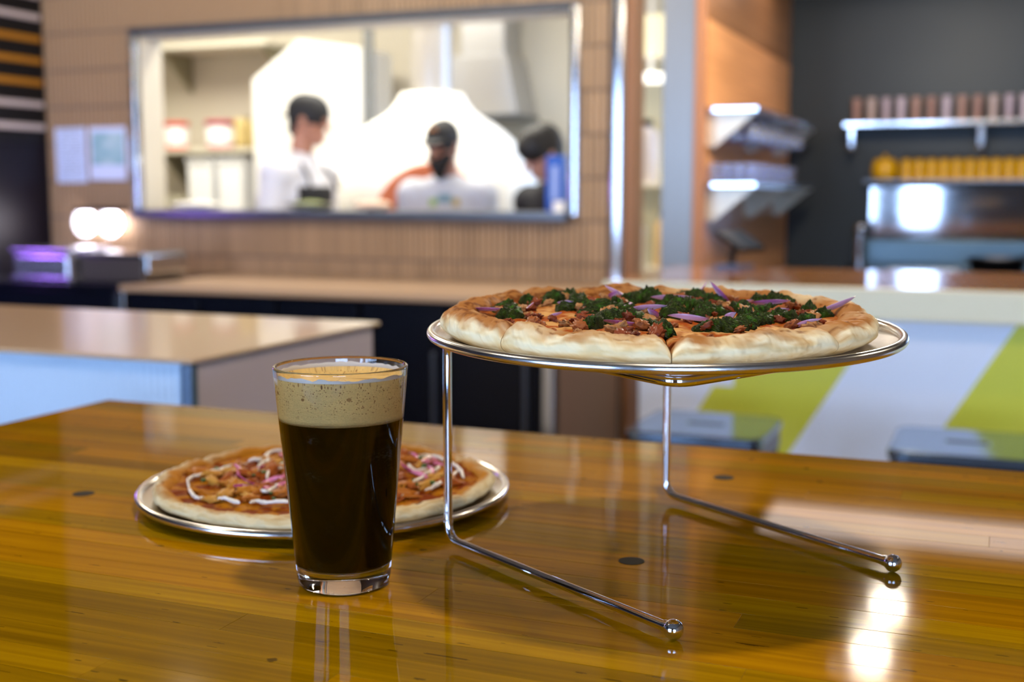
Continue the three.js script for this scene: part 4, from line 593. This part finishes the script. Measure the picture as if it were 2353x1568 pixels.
// ───────────── pendant lamps ─────────────
{
  const pend = (x, y, z, I, lab, r = 0.055) => {
    const t = thing('pendant_lamp', lab, 'lamp', [x, y, z]);
    part(t, 'bulb', new THREE.SphereGeometry(r, 28, 20), mat([0.95, 0.92, 0.85], 0.3, { emissive: lin(1, 0.86, 0.66), emissiveIntensity: 15 }));
    part(t, 'socket', cyl(0.028, 0.024, 0.06, 0, r * 0.88, 0, 20), M.black); part(t, 'cord', cyl(0.004, 0.004, ROOM.top - y - r - 0.055, 0, r + 0.05, 0, 8), M.black); part(t, 'shade', lathe([[0.03, r + 0.04], [0.07, r + 0.03], [0.12, r - 0.01], [0.124, r - 0.012], [0.072, r + 0.036], [0.03, r + 0.046]], 32), M.black);
    const p = new THREE.PointLight(lin(1, 0.86, 0.66), I); p.position.set(x, y, z); p.castShadow = true; p.shadow.radius = r / 0.02; p.name = 'pendant_light'; scene.add(p);
  };
  pend(-0.342, 2.2, -3.79, 4.5, 'black pendant lamp over the service bar top'); pend(-0.333, 2.2, -4.275, 4.5, 'black pendant lamp over the aisle behind the service bar');
  pend(-0.10, 2.5, -0.62, 4, 'black pendant lamp over the butcher-block table'); pend(-2.4, 2.55, -3.1, 5, 'black pendant lamp before the pass window'); pend(-3.4, 2.6, -2.9, 5, 'black pendant lamp before the striped board'); pend(1.2, 2.4, -2.4, 2, 'black pendant lamp over the stools'); pend(-1.6, 2.5, -0.4, 2, 'black pendant lamp over the ribbed counter');
}
// ───────────── people ─────────────
function field(bones, k) { // tapered capsules joined smoothly; returns signed distance
  return (x, y, z) => { let d = 1e3; for (const b of bones) { const dx = b.bx - b.ax, dy = b.by - b.ay, dz = b.bz - b.az, L = dx * dx + dy * dy + dz * dz || 1e-9, t = clamp(((x - b.ax) * dx + (y - b.ay) * dy + (z - b.az) * dz) / L, 0, 1); const ex = (x - b.ax - dx * t) / b.sx, ey = y - b.ay - dy * t, ez = (z - b.az - dz * t) / b.sz, e = Math.sqrt(ex * ex + ey * ey + ez * ez) - lerp(b.r0, b.r1, t); const h = clamp(0.5 + 0.5 * (d - e) / k, 0, 1); d = lerp(d, e, h) - k * h * (1 - h); } return d; };
}
const bone = (a, b, r0, r1, sx = 1, sz = 1) => ({ ax: a[0], ay: a[1], az: a[2], bx: b[0], by: b[1], bz: b[2], r0, r1: r1 ?? r0, sx, sz });
function meshField(f, lo, hi, res) {
  const mc = new MarchingCubes(res, new THREE.MeshBasicMaterial(), false, false, 120000); mc.isolation = 0; const h = res / 2;
  for (let k = 0; k < res; k++) for (let j = 0; j < res; j++) for (let i = 0; i < res; i++) { const x = lerp(lo[0], hi[0], ((i - h) / h + 1) / 2), y = lerp(lo[1], hi[1], ((j - h) / h + 1) / 2), z = lerp(lo[2], hi[2], ((k - h) / h + 1) / 2); mc.field[i + j * res + k * res * res] = -f(x, y, z); }
  mc.update(); const n = mc.count, P = new Float32Array(n * 3);
  for (let i = 0; i < n; i++) { P[i * 3] = lerp(lo[0], hi[0], (mc.positionArray[i * 3] + 1) / 2); P[i * 3 + 1] = lerp(lo[1], hi[1], (mc.positionArray[i * 3 + 1] + 1) / 2); P[i * 3 + 2] = lerp(lo[2], hi[2], (mc.positionArray[i * 3 + 2] + 1) / 2); }
  const g = new THREE.BufferGeometry(); g.setAttribute('position', new THREE.BufferAttribute(P, 3)); const m = mergeVertices(g, 1e-5); m.computeVertexNormals(); return m;
}
function bounds(bones, pad) { const lo = [9, 9, 9], hi = [-9, -9, -9]; for (const b of bones) for (const [p, r] of [[[b.ax, b.ay, b.az], b.r0], [[b.bx, b.by, b.bz], b.r1]]) for (let i = 0; i < 3; i++) { const s = i === 0 ? Math.max(1, b.sx) : i === 2 ? Math.max(1, b.sz) : 1; lo[i] = Math.min(lo[i], p[i] - r * s - pad); hi[i] = Math.max(hi[i], p[i] + r * s + pad); } return [lo, hi]; }
function fig(bones, k, res) { const [lo, hi] = bounds(bones, k * 0.6 + 0.02); return meshField(field(bones, k), lo, hi, res); }
const grow = (bs, d) => bs.map((b) => ({ ...b, r0: b.r0 + d, r1: b.r1 + d }));
// a figure facing local +z, feet on the ground at the origin
function person(o) {
  const t = thing('person', o.label, 'person', o.at, o.turn), S = o.height / 1.78, j = (x, y, z) => [x * S, y * S, z * S];
  const ln = o.lean || 0, hp = o.head || [0, 0, 0]; // lean: forward shift of chest; head: yaw, pitch, roll
  const hip = j(0, 0.93, 0), waist = j(0, 1.08, ln * 0.35), chest = j(0, 1.30, ln * 0.8), nb = j(0, 1.45, ln), nt = j(0, 1.54, ln + 0.02);
  const sh = (s) => j(s * 0.185, 1.405, ln * 0.95), arms = o.arms, torso = [bone(hip, waist, 0.135 * S, 0.125 * S, 1.18, 0.85), bone(waist, chest, 0.125 * S, 0.135 * S, 1.22, 0.88), bone(chest, j(0, 1.40, ln * 0.95), 0.135 * S, 0.10 * S, 1.25, 0.85), bone(sh(-1), sh(1), 0.062 * S)], limbs = [], sleeve = [], fore = [], legs = [], hands = [];
  for (const s of [-1, 1]) {
    const A = arms[s < 0 ? 0 : 1], el = j(...A[0]), wr = j(...A[1]), S0 = sh(s);
    const mid = [lerp(S0[0], el[0], 0.72), lerp(S0[1], el[1], 0.72), lerp(S0[2], el[2], 0.72)];
    sleeve.push(bone(S0, mid, 0.060 * S, 0.054 * S)); limbs.push(bone(S0, el, 0.052 * S, 0.042 * S), bone(el, wr, 0.042 * S, 0.028 * S));
    const d = V(wr[0] - el[0], wr[1] - el[1], wr[2] - el[2]).normalize(), up = V(0, 1, 0), side = V(0, 0, 0).crossVectors(d, up).normalize(), nrm = V(0, 0, 0).crossVectors(side, d).normalize(), W = V(...wr), at = (f, sd, n) => W.clone().addScaledVector(d, f * S).addScaledVector(side, sd * S).addScaledVector(nrm, n * S).toArray();
    const hb = [bone(at(0, 0, 0), at(0.045, 0, 0), 0.026 * S, 0.03 * S), bone(at(0.035, -0.018, 0), at(0.08, -0.022, 0), 0.018 * S, 0.016 * S), bone(at(0.035, 0.018, 0), at(0.08, 0.02, 0), 0.018 * S, 0.016 * S)];
    [[-0.028, 0.058], [-0.009, 0.07], [0.010, 0.066], [0.028, 0.05]].forEach(([sd, L]) => { hb.push(bone(at(0.082, sd, 0), at(0.082 + L * 0.55, sd * 1.15, -0.006), 0.0095 * S, 0.009 * S), bone(at(0.082 + L * 0.55, sd * 1.15, -0.006), at(0.082 + L, sd * 1.2, -0.026), 0.009 * S, 0.0075 * S)); });
    hb.push(bone(at(0.02, -s * -0.03, 0), at(0.055, -s * -0.055, -0.008), 0.013 * S, 0.011 * S), bone(at(0.055, -s * -0.055, -0.008), at(0.085, -s * -0.06, -0.02), 0.011 * S, 0.009 * S)); hands.push(hb);
    const kn = j(s * 0.105, 0.50, 0.02), an = j(s * 0.11, 0.09, -0.02); legs.push(bone(j(s * 0.09, 0.90, 0), kn, 0.088 * S, 0.062 * S), bone(kn, an, 0.060 * S, 0.042 * S)); fore.push(bone(j(s * 0.11, 0.045, -0.05), j(s * 0.125, 0.036, 0.15), 0.042 * S, 0.034 * S));
  }
  // head in its own frame, turned on the neck
  const q = new THREE.Quaternion().setFromEuler(new THREE.Euler(hp[1], hp[0], hp[2], 'YXZ')), hc = V(...nt).add(V(0, 0.115 * S, 0.015 * S).applyQuaternion(q)), HB = (p) => V(...p).multiplyScalar(S);
  const hb = [bone([0, 0.035, -0.018], [0, 0.03, 0.012], 0.088, 0.086, 0.86, 1), bone([0, -0.02, 0.02], [0, -0.075, 0.052], 0.07, 0.036, 0.9, 1), bone([0, -0.03, -0.01], [0, -0.12, -0.03], 0.05, 0.05), bone([0, 0.012, 0.092], [0, -0.022, 0.116], 0.008, 0.015), bone([-0.028, 0.024, 0.082], [0.028, 0.024, 0.082], 0.014), bone([-0.016, -0.056, 0.082], [0.016, -0.056, 0.082], 0.011), bone([-0.077, 0.012, -0.006], [-0.079, -0.02, -0.002], 0.016, 0.011, 0.5, 1), bone([0.077, 0.012, -0.006], [0.079, -0.02, -0.002], 0.016, 0.011, 0.5, 1)];
  const headMx = new THREE.Matrix4().compose(hc, q, V(S, S, S)), inHead = (g) => g.applyMatrix4(headMx);
  const skin = mat(o.skin, 0.5), body = mergeGeometries([fig([bone(nb, nt, 0.058 * S, 0.052 * S), ...torso, ...limbs, ...legs], 0.035, 62), inHead(fig(hb, 0.016, 56)), ...hands.map((h) => fig(h, 0.008, 34))]);
  part(t, 'body', body, skin);
  part(t, 'shirt', fig(grow([...torso, ...sleeve, bone(nb, j(0, 1.43, ln), 0.060 * S)], 0.012), 0.045, 58), mat(o.shirt, 0.8), o.shirtLabel);
  part(t, 'trousers', fig(grow([bone(hip, j(0, 0.99, 0), 0.135 * S, 0.13 * S, 1.18, 0.85), ...legs], 0.013), 0.04, 44), mat([0.03, 0.032, 0.04], 0.8));
  part(t, 'shoes', fig(fore, 0.01, 34), M.black);
  for (const s of [-1, 1]) part(t, 'eye', inHead(new THREE.SphereGeometry(0.0085, 12, 10).translate(s * 0.030, 0.008, 0.0835)), mat([0.03, 0.02, 0.015], 0.2));
  part(t, 'mouth', inHead(new THREE.CapsuleGeometry(0.0035, 0.032, 4, 8).rotateZ(Math.PI / 2).translate(0, -0.047, 0.095)), mat([0.30, 0.10, 0.08], 0.5));
  if (o.hair) part(t, 'hair', inHead(fig(o.hair.map((b) => bone(...b)), 0.02, 40)), mat(o.hairColor || [0.012, 0.010, 0.010], 0.6), o.hairLabel);
  if (o.beard) part(t, 'beard', inHead(fig(o.beard.map((b) => bone(...b)), 0.018, 40)), mat([0.010, 0.008, 0.008], 0.8), 'full black beard');
  if (o.cap) { const c = part(t, 'cap', inHead(fig([bone([0, 0.062, -0.03], [0, 0.06, 0.012], 0.082, 0.082, 0.92, 1.02), bone([0, 0.045, -0.02], [0, 0.042, 0.01], 0.094, 0.094, 0.86, 1)].concat([]), 0.02, 48)), mat([0.014, 0.014, 0.016], 0.7), 'black cap'); const d = o.cap === 'back' ? -1 : 1; part(c, 'peak', inHead(new THREE.SphereGeometry(0.062, 24, 10, 0, Math.PI * 2, 0, Math.PI / 2).scale(1.05, 0.22, 1.15).rotateX(d * 0.12).translate(0, d > 0 ? 0.052 : 0.022, d * 0.092)), mat([0.014, 0.014, 0.016], 0.7)); if (o.badge) part(c, 'badge', inHead(new THREE.CylinderGeometry(0.021, 0.021, 0.012, 20).rotateX(Math.PI / 2 - 0.25).translate(0, 0.098, 0.082)), mat(o.badge, 0.5), 'orange round emblem'); }
  if (o.apron) {
    // bib hugging the chest, built from the torso shape cut at the front, and two straps
    const f = field(grow([...torso], 0.022), 0.045), cut = (x, y, z) => Math.max(f(x, y, z), -f(x, y, z) - 0.014, Math.abs(x) - lerp(0.19, 0.13, clamp((y / S - 1.0) / 0.3, 0, 1)) * S, y - o.apron.top * S, 0.45 * S - y, 0.02 - z + ln * 0.2);
    part(t, 'apron', meshField(cut, [-0.26, 0.4, -0.1], [0.26, 1.5, 0.42], 64), mat([0.016, 0.016, 0.018], 0.8), 'black apron');
    for (const s of [-1, 1]) part(t, 'apron_strap', tube([j(s * 0.11, o.apron.top - 0.02, ln * 0.85 + 0.155), j(s * 0.095, 1.38, ln + 0.125), j(s * 0.075, 1.475, ln + 0.03), j(s * 0.05, 1.48, ln - 0.06)].map((p) => V(...p)), 0.009, 20, 6), mat([0.05, 0.05, 0.055], 0.8));
  }
  if (o.print) for (const [x, y, w, h, c] of o.print) { const f = field(grow(torso, 0.012), 0.045); let z = 0.4; while (z > -0.1 && f(x * S, y * S, z) > 0) z -= 0.004; part(t, 'shirt_print', new RoundedBoxGeometry(w, h, 0.012, 2, 0.004).translate(x * S, y * S, z + 0.003), mat(c, 0.7), 'coloured print on the shirt'); }
  return t;
}
const YR = YAW;
person({ label: 'chef in profile with a backwards black cap, white t-shirt and black apron', at: [-3.415, 0, -5.40], turn: Math.PI / 2 + 0.12 - 0.25, height: 1.80, skin: [0.48, 0.22, 0.14], shirt: [0.78, 0.78, 0.84], shirtLabel: 'white short-sleeved t-shirt', lean: 0.06, head: [0.35, 0.12, 0], cap: 'back', apron: { top: 1.34 }, hair: [[[0, 0.02, -0.05], [0, -0.03, -0.06], 0.066, 0.05, 0.95, 0.9]], beard: [[[0, -0.07, 0.06], [0, -0.088, 0.062], 0.022, 0.016]], arms: [[[-0.235, 1.14, 0.03], [-0.20, 1.03, 0.25]], [[0.235, 1.14, 0.03], [0.18, 1.03, 0.25]]] });
person({ label: 'bearded chef in a black cap with an orange emblem and a pale grey t-shirt', at: [-2.60, 0, -5.56], turn: 0.30, height: 1.66, skin: [0.40, 0.18, 0.115], shirt: [0.56, 0.57, 0.62], shirtLabel: 'pale grey t-shirt', lean: 0.09, head: [-0.35, 0.22, 0], cap: 'front', badge: [0.65, 0.22, 0.01], hair: [[[0, 0.01, -0.05], [0, -0.03, -0.055], 0.068, 0.052, 0.98, 0.9]], beard: [[[-0.04, -0.045, 0.05], [0, -0.08, 0.07], 0.032, 0.036], [[0.04, -0.045, 0.05], [0, -0.08, 0.07], 0.032, 0.036], [[0, -0.085, 0.066], [0, -0.125, 0.07], 0.045, 0.03]], arms: [[[-0.225, 1.15, 0.05], [-0.14, 1.22, 0.28]], [[0.225, 1.15, 0.05], [0.14, 1.22, 0.28]]], print: [[-0.06, 1.365, 0.035, 0.035, [0.28, 0.46, 0.03]], [0.06, 1.365, 0.035, 0.04, [0.50, 0.36, 0.08]], [0, 1.385, 0.07, 0.05, [0.20, 0.32, 0.38]]] });
person({ label: 'dark-haired cook in a black shirt bending over the sill beside the blue carton', at: [-1.875, 0, -5.40], turn: -0.45, height: 1.62, skin: [0.50, 0.25, 0.19], shirt: [0.015, 0.015, 0.018], shirtLabel: 'black short-sleeved shirt', lean: 0.16, head: [-0.1, 0.42, 0], hairLabel: 'thick black hair', hair: [[[0, 0.05, -0.03], [0, 0.055, 0.02], 0.10, 0.092, 0.95, 1.05], [[0, 0.0, -0.07], [0, -0.05, -0.075], 0.07, 0.05], [[0, 0.07, 0.05], [0, 0.065, 0.085], 0.05, 0.035, 1.3, 1]], arms: [[[-0.21, 1.17, 0.10], [-0.07, 1.27, 0.30]], [[0.23, 1.17, 0.08], [0.06, 1.27, 0.34]]] });
scene.traverse((o) => { if (o.isMesh) { o.castShadow = true; o.receiveShadow = true; } });
renderer.render(scene, camera);
